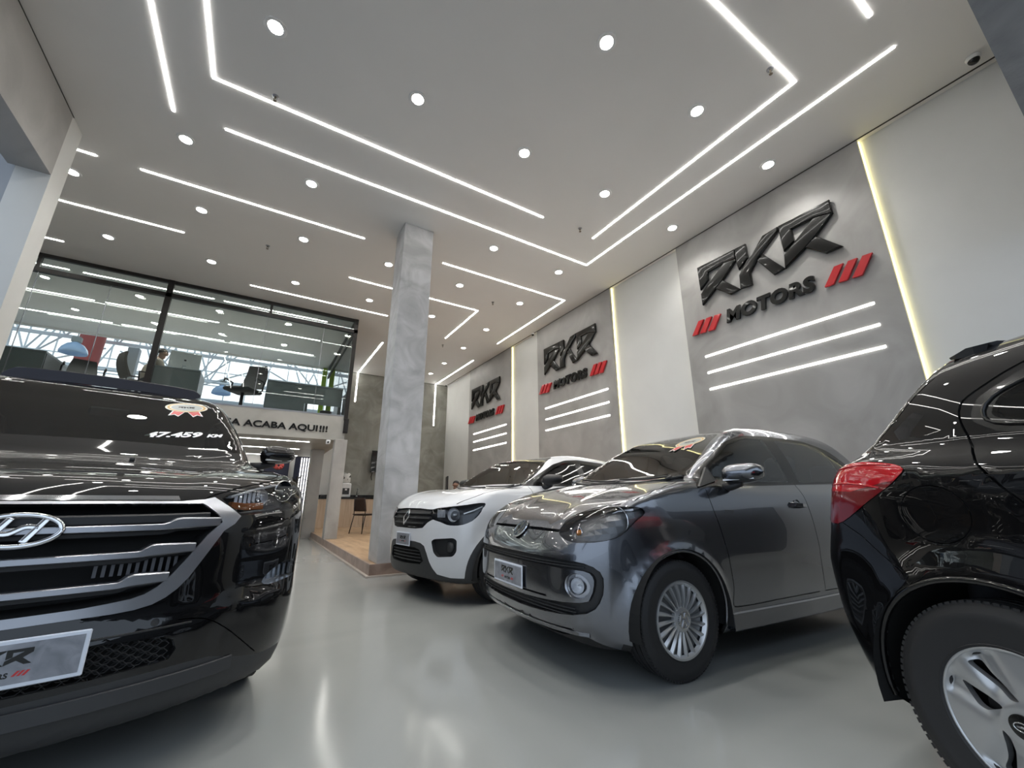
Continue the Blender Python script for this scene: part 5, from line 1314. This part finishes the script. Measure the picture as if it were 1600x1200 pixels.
        b = MB().sweep([(.42, sg*.80, .24), (1.2, sg*.805, .235), (2.05, sg*.80, .24)], (0,0,1), .05, .10); b.build('side_sill', P, root)
        # window chrome-black moulding
        pts = [(x, z_) for x, z_ in [(2.0,1.085),(1.4,1.10),(.8,1.118),(.3,1.138),(.12,1.150),(.062,1.185),(.085,1.245),(.20,1.30),(.45,1.382),(.8,1.408)]]
        pts = smooth_poly(pts, 3, False); MB().tube([(x, sh.sy(x, z_, sg) + sg*.002, z_) for x, z_ in pts], .006, 6).build('window_moulding', M_BLK, root, smooth=True)
    # roof spoiler
    V = []; F = []; n = 24
    for i in range(n+1):
        t = i/n*2-1; y = t*.56; zt = sh.tz(.03, min(.52, max(-.52, y*.9))); xr = -.125 + .05*t*t; e = .012 if abs(t) > .95 else 0
        V += [(.045, y, zt-.003), (-.02, y, zt-.001), (xr+.03, y, zt-.010), (xr, y, zt-.020), (xr+.004, y, zt-.029), (xr+.05, y, zt-.034), (.03, y, zt-.04)]
    for i in range(n):
        for k in range(7): l = (k+1) % 7; F.append((i*7+k, i*7+l, i*7+7+l, i*7+7+k))
    F += [tuple(range(6, -1, -1)), tuple(n*7+k for k in range(7))]
    b = MB().add(V, F); b.build('roof_spoiler', P, root, auto=35)
    MB().box((-.70, -.22, .60), (-.66, .22, .76)).build('rear_plate_recess', M_PLAST, root)
    MB().sweep([(sh.fx(y, .6)+.004, y, .6) for y in np.linspace(-.5,.5,15)], (0,0,1), .02, .12).build('front_grille', M_PLAST, root)
    for sg in (1,-1): MB().box((2.98, sg*.62-.12, .72), (3.06, sg*.62+.12, .84), bev=.03).build('headlight', M_REFL, root)
    cabin(root, 1.75, 1.02, .68, ((1.0, .36), (1.0, -.36)), M_SEAT, .38, .15)
    sh.lining(['body', 'rear_bumper', 'front_door_l', 'front_door_r', 'rear_door_l', 'rear_door_r', 'window_surround', 'fuel_flap'], M_LINING, root, .02)
    sh.bm.free()
build_compact()
# ================================================================ GREY HATCHBACK
def build_hatch():
    root = empty('car', (2.135, 2.437, 0), math.radians(176.1), label='graphite grey hatchback with silver multi spoke wheels and a script on its door', cat='car')
    sh = Shell(HATCH); B = sh
    # wheel openings and underside
    for cx in (0.0, -2.42): sh.both('void', circle_poly(cx, .305, .345, 52))
    sh.cut('glass_front', 'F', smooth_poly([(-.60,1.075),(-.3,1.085),(0,1.09),(.3,1.085),(.60,1.075),(.60,1.13),(.545,1.25),(.48,1.38),(.44,1.435),(.2,1.463),(0,1.468),(-.2,1.463),(-.44,1.435),(-.48,1.38),(-.545,1.25),(-.60,1.13)], 3), cond=lambda c: c.x < -.0 and c.x > -1.6 and c.z > 1.06)
    # side glasses: black band first, then panes
    bandp = round_poly([(-.27,1.00),(-.52,1.165),(-.82,1.335),(-1.05,1.405),(-1.4,1.425),(-1.9,1.41),(-2.2,1.34),(-2.55,1.10),(-2.5,1.065),(-1.4,1.035)], .05)
    sh.both('window_surround', bandp)
    sh.both('glass_front_door', round_poly([(-.52,1.055),(-.60,1.19),(-.85,1.325),(-1.08,1.385),(-1.30,1.395),(-1.34,1.05)], .03))
    sh.both('glass_rear_door', round_poly([(-1.47,1.052),(-1.46,1.395),(-1.90,1.385),(-2.08,1.32),(-2.15,1.075)], .03))
    sh.both('glass_quarter', round_poly([(-2.19,1.08),(-2.12,1.31),(-2.22,1.28),(-2.42,1.12)], .02))
    # lamps
    hl = [(.439,.741),(.436,.782),(.462,.819),(.513,.856),(.61,.879),(.70,.889),(.752,.890),(.772,.882),(.782,.855),(.780,.817),(.772,.768),(.755,.728),(.72,.708),(.662,.700),(.586,.698),(.515,.710)]
    for sg in (1, -1): sh.cut('headlight', 'F', smooth_poly([(sg*a, b) for a, b in hl], 3), cond=lambda c: c.x > .1)
    # front mouth: black surround, coloured panel, slots
    mo = [(0,.612),(.3,.611),(.55,.607),(.66,.598),(.715,.56),(.722,.49),(.705,.41),(.655,.355),(.5,.33),(.25,.315),(0,.312)]
    full = mo + [(-a, b) for a, b in mo[::-1][1:-1]]
    sh.cut('mouth', 'F', smooth_poly(full, 2), cond=lambda c: c.x > .2)
    pa = [(0,.563),(.3,.563),(.52,.562),(.655,.560),(.690,.535),(.692,.49),(.675,.43),(.635,.405),(.41,.388),(.2,.380),(0,.378)]
    sh.cut('mouth_panel', 'F', smooth_poly(pa + [(-a, b) for a, b in pa[::-1][1:-1]], 2), cond=lambda c: c.x > .2)
    sh.cut('slot', 'F', [(-.41,.402),(.41,.402),(.41,.413),(-.41,.413)], cond=lambda c: c.x > .3)
    for sg in (1, -1):
        sh.cut('slot', 'F', [(sg*.075,.742),(sg*.435,.742),(sg*.435,.757),(sg*.075,.759)][::sg], cond=lambda c: c.x > .3)
        sh.cut('fog_ring', 'F', circle_poly(sg*.618, .484, .062, 32, .062), cond=lambda c: c.x > .2)
        sh.cut('fog_glass', 'F', circle_poly(sg*.618, .484, .044, 28), cond=lambda c: c.x > .2)
    lo = [(0,.255),(.4,.262),(.55,.268),(.60,.245),(.45,.215),(0,.205)]
    sh.cut('lower_intake', 'F', lo + [(-a, b) for a, b in lo[::-1][1:-1]], cond=lambda c: c.x > .3)
    # hood and seams
    hood = [(.60,.800),(.45,.845)]
    sh.seam('F', [(.440,.752),(.436,.80),(.47,.838),(.54,.872),(.64,.893),(.70,.900)], cond=lambda c: c.x > .1)
    sh.seam('F', [(-.440,.752),(-.436,.80),(-.47,.838),(-.54,.872),(-.64,.893),(-.70,.900)], cond=lambda c: c.x > .1)
    for sg in (1, -1):
        sh.seam('T', [(.22,sg*.74),(.12,sg*.742),(.0,sg*.725),(-.12,sg*.705),(-.25,sg*.66)], cond=lambda c: c.z > .85)
    for ax in ('L', 'R'):
        sh.seam(ax, smooth_poly([(-.36,.99),(-.362,.88),(-.395,.72),(-.428,.55),(-.445,.42),(-.43,.335),(-.50,.312),(-.9,.315),(-1.35,.318)], 3, False))
        sh.seam(ax, smooth_poly([(-1.40,1.04),(-1.40,.8),(-1.41,.5),(-1.42,.33)], 3, False))
        sh.seam(ax, smooth_poly([(-1.42,.318),(-1.9,.325),(-2.03,.36),(-2.06,.48),(-2.12,.62),(-2.22,.74),(-2.24,.9),(-2.22,1.05)], 3, False))
    sh.cut('underbody', 'T', [(-3.2,-1),(1,-1),(1,1),(-3.2,1)], cond=lambda c: False)
    for f in sh.bm.faces:
        if f.normal.z < -.55 and f.calc_center_median().z < .3 and f[sh.lay] == 0:
            if 'underbody' not in sh.names: sh.names.append('underbody')
            f[sh.lay] = sh.names.index('underbody')
    body_sel = lambda c: True
    # split the painted skin: hood, bumper, doors, the rest
    def zone(c):
        if c.x > -.36 and c.z > .76 and abs(c.y) < .74 - max(0, (.0-c.x))*.2 and c.z > .76 and not (abs(c.y) > .44 and c.z < .86 and c.x > .1): return 'hood'
        if c.x > .26 and c.z < .76: return 'front_bumper'
        if -1.40 < c.x < -.43 and .318 < c.z < 1.06: return 'front_door_l' if c.y > 0 else 'front_door_r'
        if -2.22 < c.x < -1.40 and .325 < c.z < 1.06 and math.hypot(c.x+2.42, c.z-.305) > .42: return 'rear_door_l' if c.y > 0 else 'rear_door_r'
        return 'body'
    for f in sh.bm.faces:
        if f[sh.lay] == 0:
            z = zone(f.calc_center_median())
            if z != 'body':
                if z not in sh.names: sh.names.append(z)
                f[sh.lay] = sh.names.index(z)
    P = M_PGREY
    sh.export('body', 'body', P, root); sh.export('hood', 'hood', P, root); sh.export('front_bumper', 'front_bumper', P, root)
    for d in ('front_door', 'rear_door'):
        for q, sg in (('_l', 1), ('_r', -1)):
            o = sh.export(d+q, d, P, root)
            if o:
                hx = -1.27 if d == 'front_door' else -2.05
                y = sh.sy(hx, .892, sg)
                MB().sweep([(hx+.085, y-sg*.004, .897), (hx+.06, y+sg*.026, .894), (hx, y+sg*.034, .891), (hx-.06, y+sg*.026, .888), (hx-.085, y-sg*.004, .886)], (0,0,1), .012, .026).build('handle', P, o)
                b = MB().lathe([(.0,-.012),(.03,-.010),(.040,.001)], 24, axes((hx, y, .888), (1,0,0), (0,0,sg*-1), (0,sg,0)))
                b.build('handle_recess', M_PLAST, o, smooth=True)
    sh.export('window_surround', 'window_surround', M_BLK, root)
    sh.export('underbody', 'underbody', M_LINING, root)
    sh.export('mouth_panel', 'bumper_insert', P, root)
    sh.pocket('mouth', 'grille_surround', M_PLAST, root, (-.025, 0, 0), .985)
    sh.pocket('slot', 'air_slot', M_DARK, root, (-.03, 0, 0), .98); sh.pocket('lower_intake', 'lower_grille', M_PLAST, root, (-.05, 0, 0), .97)
    # grille texture bars in the mouth
    b = MB()
    for z in (.575, .590): b.sweep(sh.fpath([(y, z) for y in np.linspace(-.66, .66, 25)], -.015), (0,0,1), .01, .004)
    for z in (.332, .350, .367): b.sweep(sh.fpath([(y, z) for y in np.linspace(-.60, .60, 23)], -.015), (0,0,1), .01, .004)
    b.build('grille_mesh', M_PLASTG, root)
    for z in (.225, .243): MB().sweep(sh.fpath([(y, z) for y in np.linspace(-.5, .5, 19)], -.01), (0,0,1), .02, .006).build('lower_grille_bar', M_PLASTG, root)
    for sg in (1, -1):
        s_ = (lambda c, sg=sg: c.y*sg > 0)
        o = sh.export('headlight', 'headlight', G_LAMP, root, sel=s_)
        sh.pocket('headlight', 'lamp_housing', mat('lamp_housing_grey', (.11,.112,.118), .3, .3), o, (-.07, -sg*.012, 0), .93, sel=s_)
        lamp_unit(o, (.325, sg*.675, .806), .080, .065, (1, sg*.32, .05), 'reflector_bowl')
        lamp_unit(o, (.475, sg*.520, .742), .034, .035, (1, sg*.25, 0), 'indicator_bowl')
        MB().lathe([(0,.012),(.014,.008),(.018,-.012),(.012,-.03)], 18, axes((.475, sg*.535, .742), (0,1,0), (0,0,1), (1,0,0))).build('amber_bulb', M_AMBER, o, smooth=True)
        MB().sweep([(.40, sg*.48, .800), (.36, sg*.56, .812), (.325, sg*.62, .830), (.28, sg*.66, .86), (.22, sg*.72, .872)], (0,0,1), .05, .012).build('chrome_blade', M_REFL, o)
        sh.pocket('fog_ring', 'fog_ring', M_SATIN, root, (-.012, 0, 0), .92, sel=s_, rim=True)
        o = sh.export('fog_glass', 'fog_lamp', G_LAMP, root, sel=s_, off=-.004)
        lamp_unit(o, (sh.fx(.618, .484)-.012, sg*.618, .484), .040, .04, (1, sg*.5, 0), 'reflector_bowl', ring=False)
        wx = sh.export('glass_front_door', 'side_window', G_WIN, root, sel=s_); sh.export('glass_rear_door', 'side_window', G_WIN, root, sel=s_); sh.export('glass_quarter', 'quarter_window', G_WIND, root, sel=s_)
        arch_liner(root, 0, .305, .355, .845, .45, sg); arch_liner(root, -2.42, .305, .355, .845, .45, sg)
        lip(sh, root, 0, .305, .345, sg, P, -12, 192, .009); lip(sh, root, -2.42, .305, .345, sg, P, -12, 192, .009)
        wheel(root, 0, sg*.715, .299, .190, .175, sg, hatch_cap); wheel(root, -2.42, sg*.715, .299, .190, .175, sg, hatch_cap)
        mirror(root, (-.60, sg*.73, 1.085), 1.0, P, sg)
        MB().prism(round_poly([(-.30,1.005),(-.52,1.145),(-.53,1.05)], .01), lambda u, v, t: (u, sg*(t + abs(sh.sy(u, v, sg)) - .76), v), .757, .772).build('mirror_triangle', M_PLAST, root)
        # rocker sill
        MB().sweep([(-.42, sg*.775, .235), (-1.2, sg*.782, .235), (-2.05, sg*.775, .24)], (0,0,1), .05, .10).build('side_sill', P, root)
    text_obj('side_script', 'move', .042, .001, M_CHROME, axes((-.46, sh.sy(-.50, .85, 1)+.001, .846), (-1,0,0), (0,0,1), (0,1,0)), root, bold=.0006)
    ws = sh.export('glass_front', 'windshield', G_WIN, root)
    # black frit edge along the glass base, wipers
    b = MB()
    for y0, y1 in ((.52, -.06), (-.02, -.55)):
        P_ = []
        for i in range(9):
            t = i/8; y = y0 + (y1-y0)*t; x = -.33 - .02*(1-abs(y)) - .05*t; p = (x, y, sh.tz(x, y)); P_.append(Vector(p) + sh.nrm(p)*.016)
        b.tube(P_, .007, 6); b.tube([P_[0] + Vector((.05, 0, -.02)), P_[0]], .010, 6)
    b.build('wiper', M_PLAST, root, smooth=True)
    P_ = []
    for y in np.linspace(-.60, .60, 21): x = -.265 - .05*(y/.6)**2*0 - .10*(y/.6)**2; P_.append((x, y, sh.tz(x, y)+.001))
    MB().sweep(P_, (0,0,1), .05, .012).build('cowl_trim', M_PLAST, root)
    p = (sh.fx(0, .735), 0, .735); n = sh.nrm(p)
    ez = Vector((0, 0, 1)); ez = (ez - n*ez.dot(n)).normalized(); ex = ez.cross(n)
    roundel(root, axes(Vector(p) + n*.004, ex, ez, n), .068, M_CHROME, M_BLK, 'front_emblem')
    plate(root, sh, .0, .472, 0, off=.010)
    # chin spoiler highlight
    MB().sweep([(sh.fx(y, .255)-.012 + (.0), y, .238 + .02*abs(y)) for y in np.linspace(-.64, .64, 27)], (0,0,1), .03, .022).build('chin_spoiler', P, root)
    # rear lamps (out of sight side) and cabin
    for f in (1, -1): MB().box((-2.93, f*.60, .85), (-2.86, f*.76, 1.15), bev=.02).build('rear_lamp', M_REDL, root)
    cabin(root, -.55, .98, .66, ((-1.35, .36), (-1.35, -.36)), M_SEAT)
    sh.lining(['body', 'hood', 'front_bumper', 'front_door_l', 'front_door_r', 'rear_door_l', 'rear_door_r', 'window_surround', 'mouth_panel'], M_LINING, root, .018)
    # rosette on the upper left corner of the windshield
    p = (-.952, .235, 0); x, y = -.90, .25; z = sh.tz(x, y); n = sh.nrm((x, y, z)); ex = Vector((0, 1, 0)); ex = (ex - n*ex.dot(n)).normalized(); ey = n.cross(ex)
    rosette(root, axes(Vector((x, y, z)) + n*.003, ex, ey, n), .14)
    MB().box((-1.02, -.12, 1.36), (-.99, .12, 1.42), bev=.01).build('inner_mirror', M_PLAST, root)
    sh.bm.free()
build_hatch()
# ================================================================ BLACK SPORT UTILITY CAR
def build_suv():
    root = empty('car', (-.779, 2.836, 0), math.radians(-79.9), label='black sport utility car with a wide slatted grille at the left edge', cat='car')
    sh = Shell(SUV, step=.033, nth=140, nc=38); P = M_PBLACK
    for cx in (0.0, -2.67): sh.both('void', circle_poly(cx, .345, .395, 52))
    sh.cut('windshield', 'F', smooth_poly(mir([(0,1.272),(.3,1.264),(.50,1.249),(.66,1.229),(.735,1.238),(.722,1.37),(.675,1.50),(.615,1.62),(.545,1.672),(.36,1.705),(0,1.715)]), 3), cond=lambda c: c.x < -.1 and c.z > 1.2)
    sh.both('side_window', round_poly([(-.58,1.235),(-.95,1.43),(-1.25,1.57),(-1.65,1.60),(-1.66,1.22)], .03)); sh.both('side_window', round_poly([(-1.74,1.22),(-1.73,1.60),(-2.3,1.58),(-2.65,1.47),(-2.7,1.24)], .03)); sh.both('side_window', round_poly([(-2.78,1.25),(-2.74,1.44),(-3.1,1.30)], .03))
    sh.cut('grille_frame', 'F', smooth_poly(mir([(0,.552),(.19,.556),(.325,.552),(.40,.572),(.463,.634),(.52,.735)]), 2)[:0] or mir([(0,.550),(.10,.552),(.19,.553),(.27,.553),(.325,.556),(.37,.565),(.405,.582),(.435,.606),(.463,.640),(.505,.712),(.555,.800),(.592,.826),(.612,.855),(.565,.892),(.508,.930),(.474,.921),(.40,.914),(0,.914)]), cond=lambda c: c.x > .4)
    sh.cut('grille', 'F', mir([(0,.578),(.104,.580),(.19,.582),(.253,.587),(.31,.593),(.345,.603),(.375,.622),(.405,.652),(.448,.712),(.50,.790),(.545,.834),(.528,.864),(.472,.905),(0,.905)]), cond=lambda c: c.x > .4)
    sh.cut('chrome_strip', 'F', [(-.395,.920),(.395,.920),(.388,.936),(-.388,.936)], cond=lambda c: c.x > .4)
    hl = [(.536,.932),(.607,.962),(.734,.998),(.83,1.022),(.878,1.031),(.905,1.010),(.908,.965),(.898,.925),(.880,.888),(.79,.871),(.70,.864),(.621,.860),(.585,.888)]
    fg = [(.744,.574),(.764,.602),(.80,.625),(.838,.640),(.882,.643),(.912,.630),(.926,.601),(.918,.572),(.88,.566),(.837,.563),(.775,.559)]
    for sg in (1, -1):
        sh.cut('headlight', 'F', smooth_poly([(sg*a, b) for a, b in hl], 2), cond=lambda c: c.x > .0)
        sh.cut('fog_lamp', 'F', smooth_poly([(sg*a, b) for a, b in fg], 2), cond=lambda c: c.x > .0)
        sh.seam('F', [(sg*.474,.925),(sg*.50,.940),(sg*.60,.975),(sg*.73,1.008),(sg*.80,1.024)], cond=lambda c: c.x > 0)
        sh.seam('T', smooth_poly([(.44,sg*.775),(.30,sg*.832),(.0,sg*.845),(-.25,sg*.84),(-.42,sg*.80)], 3, False), cond=lambda c: c.z > 1.0)
        sh.seam('F', smooth_poly([(sg*.46,.50),(sg*.545,.485),(sg*.62,.435),(sg*.70,.36),(sg*.76,.30)], 3, False), .002, cond=lambda c: c.x > .2)
        sh.cut('sensor', 'F', circle_poly(sg*.392, .505, .012, 16), cond=lambda c: c.x > .2)
    sh.cut('lower_bumper', 'F', mir([(0,.342),(.25,.348),(.37,.349),(.50,.350),(.58,.345),(.66,.318),(.76,.285),(.95,.270),(.96,.12),(0,.10)]), cond=lambda c: c.x > .2)
    sh.cut('intake', 'F', mir([(0,.365),(.25,.368),(.40,.372),(.452,.375),(.468,.405),(.455,.438),(.42,.455),(.24,.468),(0,.472)]), cond=lambda c: c.x > .4)
    for ax in ('L', 'R'):
        sh.seam(ax, smooth_poly([(-.62,1.22),(-.60,1.0),(-.62,.7),(-.60,.45),(-.62,.33),(-1.1,.31),(-1.68,.31),(-1.70,.6),(-1.70,1.2)], 3, False))
        sh.seam(ax, smooth_poly([(-1.70,.31),(-2.2,.32),(-2.30,.5),(-2.45,.75),(-2.62,.95),(-2.7,1.2)], 3, False))
        sh.cut('cladding', ax, [(-2.2,.10),(-.45,.10),(-.45,.29),(-2.2,.29)])
    def z(c):
        if c.x > -.42 and c.z > .93 and abs(c.y) < .845 and not (c.x > .42 and c.z < 1.03 and abs(c.y) > .474 + max(0, c.z-.925)*3.2): return 'hood'
        if c.x > .45 and c.z < .93: return 'front_bumper'
        if -1.70 < c.x < -.61 and .31 < c.z < 1.20: return 'front_door_l' if c.y > 0 else 'front_door_r'
        if -2.65 < c.x < -1.70 and .32 < c.z < 1.20 and math.hypot(c.x+2.67, c.z-.345) > .46: return 'rear_door_l' if c.y > 0 else 'rear_door_r'
    zones(sh, z)
    for q in ('body', 'hood', 'front_bumper'): sh.export(q, q, P, root)
    for d in ('front_door', 'rear_door'):
        for q, sg in (('_l', 1), ('_r', -1)):
            o = sh.export(d+q, d, P, root); hx = -1.52 if d == 'front_door' else -2.4; y = sh.sy(hx, 1.03, sg)
            MB().sweep([(hx+.1, y-sg*.004, 1.04), (hx+.07, y+sg*.03, 1.036), (hx-.07, y+sg*.03, 1.03), (hx-.1, y-sg*.004, 1.026)], (0,0,1), .014, .028).build('handle', P, o)
    sh.export('underbody', 'underbody', M_LINING, root); sh.export('lower_bumper', 'lower_bumper', M_PLASTG, root); sh.export('cladding', 'side_cladding', M_PLAST, root)
    sh.export('chrome_strip', 'hood_edge_strip', M_CHROME, root, off=.004); sh.export('sensor', 'parking_sensor', M_PLAST, root, off=-.002)
    ws = sh.export('windshield', 'windshield', G_WIN, root)
    for sg in (1, -1):
        s_ = (lambda c, sg=sg: c.y*sg > 0); sh.export('side_window', 'side_window', G_WIND, root, sel=s_)
        o = sh.export('headlight', 'headlight', G_LAMP, root, sel=s_)
        sh.pocket('headlight', 'lamp_housing', mat('lamp_housing_black', (.05,.052,.058), .25, .3), o, (-.085, -sg*.03, 0), .92, sel=s_)
        lamp_unit(o, (.475, sg*.832, .968), .050, .05, (1, sg*.55, 0), 'projector_bowl', mat('projector_glass', (.10,.11,.13), .04, .6))
        lamp_unit(o, (.60, sg*.705, .935), .040, .05, (1, sg*.4, 0), 'reflector_bowl', ring=False)
        b = MB()
        for i in range(7):
            t = i/6; b.box((.66-.10*t-.02, sg*(.60+.12*t)-.006, .885+.01*t), (.66-.10*t, sg*(.60+.12*t)+.006, .955+.02*t))
        b.build('ribbed_reflector', M_REFL, o)
        MB().sweep([(.70, sg*.575, .900), (.655, sg*.64, .893), (.58, sg*.72, .895)], (0,0,1), .02, .03).build('amber_reflector', mat('amber_reflector', (.30,.10,.03), .2, .2), o)
        MB().sweep([(.70, sg*.565, .935), (.62, sg*.66, .968), (.50, sg*.77, .995), (.38, sg*.845, 1.008)], (0,0,1), .03, .010).build('daytime_bar', M_REFL, o)
        o = sh.export('fog_lamp', 'fog_lamp', G_LAMP, root, sel=s_)
        sh.pocket('fog_lamp', 'lamp_housing', M_REFL, o, (-.05, -sg*.02, 0), .85, sel=s_)
        b = MB()
        for i in range(5): b.box((.50+.028*(4-i), sg*(.78+.028*i)-.005, .575), (.53+.028*(4-i), sg*(.78+.028*i)+.005, .625))
        b.build('fog_facets', mat('clear_facets', (.5,.53,.58), .08, .5), o)
        for cx in (0, -2.67): arch_liner(root, cx, .345, .405, .90, .45, sg); lip(sh, root, cx, .345, .398, sg, P, -15, 195, .010); wheel(root, cx, sg*.795, .345, .225, .225, sg, plain_cap)
        mirror(root, (-.60, sg*.86, 1.245), 1.05, P, sg)
        # roof rails
        b = MB().sweep([(x, sg*.66, sh.tz(x, sg*.66) + (.03 if -2.8 < x < -1.45 else -.005)) for x in (-1.35,-1.45,-1.6,-2.0,-2.4,-2.8,-2.9)], (0,0,1), .03, .02); b.build('roof_rail', P, root)
    # grille: dark tray, frame, three slats with stepped ends
    sh.pocket('grille', 'grille_back', M_DARK, root, (-.14, 0, 0), .97)
    sh.export('grille_frame', 'grille_frame', M_SATIN, root, off=.007)
    sh.pocket('grille_frame', 'grille_frame_edge', M_SATIN, root, (-.03, 0, 0), 1.0)
    for zc_, ye, k1, k2 in ((.826, .532, .355, .405), (.736, .462, .30, .345), (.640, .398, .265, .305)):
        Y = np.linspace(-ye, ye, 61); pts = []; hh = []
        for y in Y:
            a = abs(y); t = min(1, max(0, (a-k1)/(k2-k1))); t = t*t*(3-2*t); pts.append((sh.fx(y, zc_)-.014, y, zc_ + .012*t)); hh.append(.022 + .020*t*(1-.5*max(0, (a-k2)/(ye-k2+.001))))
        MB().sweep(pts, (0,0,1), .045, hh, r=.25).build('grille_slat', M_SATIN, root)
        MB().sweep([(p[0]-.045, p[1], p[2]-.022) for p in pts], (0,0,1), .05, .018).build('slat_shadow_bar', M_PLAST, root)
    for y in [s_*v for v in np.arange(.20, .43, .022) for s_ in (1, -1)]:
        MB().box((sh.fx(y, .688)-.09, y-.005, .663), (sh.fx(y, .688)-.07, y+.005, .713)).build('grille_rib', mat('rib_grey', (.10,.10,.11), .4), root)
    MB().sweep(sh.fpath([(y, .872) for y in np.linspace(-.50, .50, 31)], -.03), (0,0,1), .06, .035).build('upper_grille_bar', M_PLAST, root)
    # oval slanted-h badge
    M = surf_axes(sh, (sh.fx(0, .825), 0, .825), .004)
    b = MB(); n = 56; ring = [M @ Vector((.098*math.cos(2*math.pi*i/n), .050*math.sin(2*math.pi*i/n), .010)) for i in range(n)]
    b.tube(ring, .0085, 8, closed=True)
    def stroke(P_, w0):
        P_ = smooth_poly(P_, 5, False); b.sweep([M @ Vector((x, y, .010)) for x, y in P_], [M.col[2].xyz]*len(P_), w0, .010, r=.3)
    stroke([(-.058,-.036),(-.040,.0),(-.020,.040)], .018); stroke([(.058,.036),(.040,.0),(.020,-.040)], .018); stroke([(-.045,-.008),(-.015,-.010),(.015,.010),(.045,.008)], .016)
    b.build('front_emblem', M_CHROME, root, smooth=True)
    # lower intake honeycomb
    sh.pocket('intake', 'intake_back', M_DARK, root, (-.06, 0, 0), .98)
    b = MB(); hx = .024; row = 0; zz = .378
    while zz < .470:
        y = -.455 + (hx*.87 if row % 2 else 0)
        while y < .46:
            x = sh.fx(y, zz) - .012
            c = [(x, y + hx*.56*math.cos(math.radians(a))*1.7, zz + .0125*math.sin(math.radians(a))*1.0) for a in (0, 60, 120, 180, 240, 300)]
            if abs(y) < .44 - max(0, zz-.44): b.tube(c, .0021, 4, closed=True)
            y += hx*1.74
        zz += .0125; row += 1
    b.build('honeycomb_mesh', M_PLAST, root)
    MB().sweep(sh.fpath([(y, .485) for y in np.linspace(-.50, .50, 31)], .0), (0,0,1), .012, .006).build('bumper_ridge', M_PLAST, root)
    MB().sweep([(sh.fx(y, .30)+.004, y, .300) for y in np.linspace(-.66, .66, 41)], (0,0,1), .02, .05).build('skid_lip', M_PLASTG, root)
    plate(root, sh, .035, .462, 0, off=.018)
    # wipers, cowl, washer jet
    b = MB()
    for y0, y1 in ((.60, -.10), (-.02, -.66)):
        P_ = []
        for i in range(11):
            t = i/10; y = y0 + (y1-y0)*t; zz = 1.274 - .07*y*y + .02*t; p = (sh.fx(y, zz), y, zz); P_.append(Vector(p) + sh.nrm(p)*.010)
        b.tube(P_, .0045, 6)
    b.build('wiper', M_PLAST, root, smooth=True)
    P_ = sh.fpath([(y, 1.262-.075*y*y) for y in np.linspace(-.74, .74, 27)], .001); MB().sweep(P_, (0,0,1), .012, .010).build('cowl_trim', M_PLAST, root)
    p = (-.28, .20, sh.tz(-.28, .20)); MB().box((p[0]-.03, p[1]-.012, p[2]-.004), (p[0]+.02, p[1]+.012, p[2]+.014), bev=.004).build('washer_jet', M_PLAST, root)
    # raised wind deflector at the front of the roof opening
    P_ = []
    for i in range(41):
        t = i/40*2-1; y = -.04 + t*.54; x = -1.33 + .05*(1-t*t); P_.append((x, y, sh.tz(x, y) + .03 + .010*(1-t*t)))
    hh = [.075*min(1, (1-abs(i/40*2-1))*9+.25) for i in range(41)]
    MB().sweep(P_, (0,0,1), .014, hh, r=.2).build('wind_deflector', mat('navy_black_mesh', (.012,.012,.022), .45), root)
    MB().tube([(x, y, z + h_/2) for (x, y, z), h_ in zip(P_, hh)], .006, 8).build('deflector_frame', M_PLAST, root, smooth=True)
    cabin(root, -.78, 1.12, .76, ((-1.65, .40), (-1.65, -.40)), M_SEATG, .48, -2.55)
    MB().box((-1.14, -.11, 1.50), (-1.11, .11, 1.56), bev=.012).build('inner_mirror', M_PLAST, root)
    # stickers on the windshield
    rosette(root, surf_axes(sh, (-.917, .415, sh.tz(-.917, .415)), .004), .125)
    p = (-.565, .455, sh.tz(-.565, .455)); M = surf_axes(sh, p, .004)
    text_obj('mileage_numbers', '47.459', .092, .001, mat('sticker_letters_white', (.85,.85,.85), .5, emit=(1,1,1), es=0), M @ Matrix.Translation((-.235, -.03, 0)), root, shear=.25, bold=.004, xs=1.14)
    text_obj('mileage_unit', 'KM', .055, .001, MATS['sticker_letters_white'], M @ Matrix.Translation((.085, -.03, 0)), root, shear=.25, bold=.003, xs=1.05)
    MB().box((-3.50, .60, 1.0), (-3.42, .86, 1.25), bev=.02).build('rear_lamp', M_REDL, root); MB().box((-3.50, -.86, 1.0), (-3.42, -.60, 1.25), bev=.02).build('rear_lamp', M_REDL, root)
    sh.lining(['body', 'hood', 'front_bumper', 'front_door_l', 'front_door_r', 'rear_door_l', 'rear_door_r', 'lower_bumper', 'cladding'], M_LINING, root, .02)
    sh.bm.free()
build_suv()
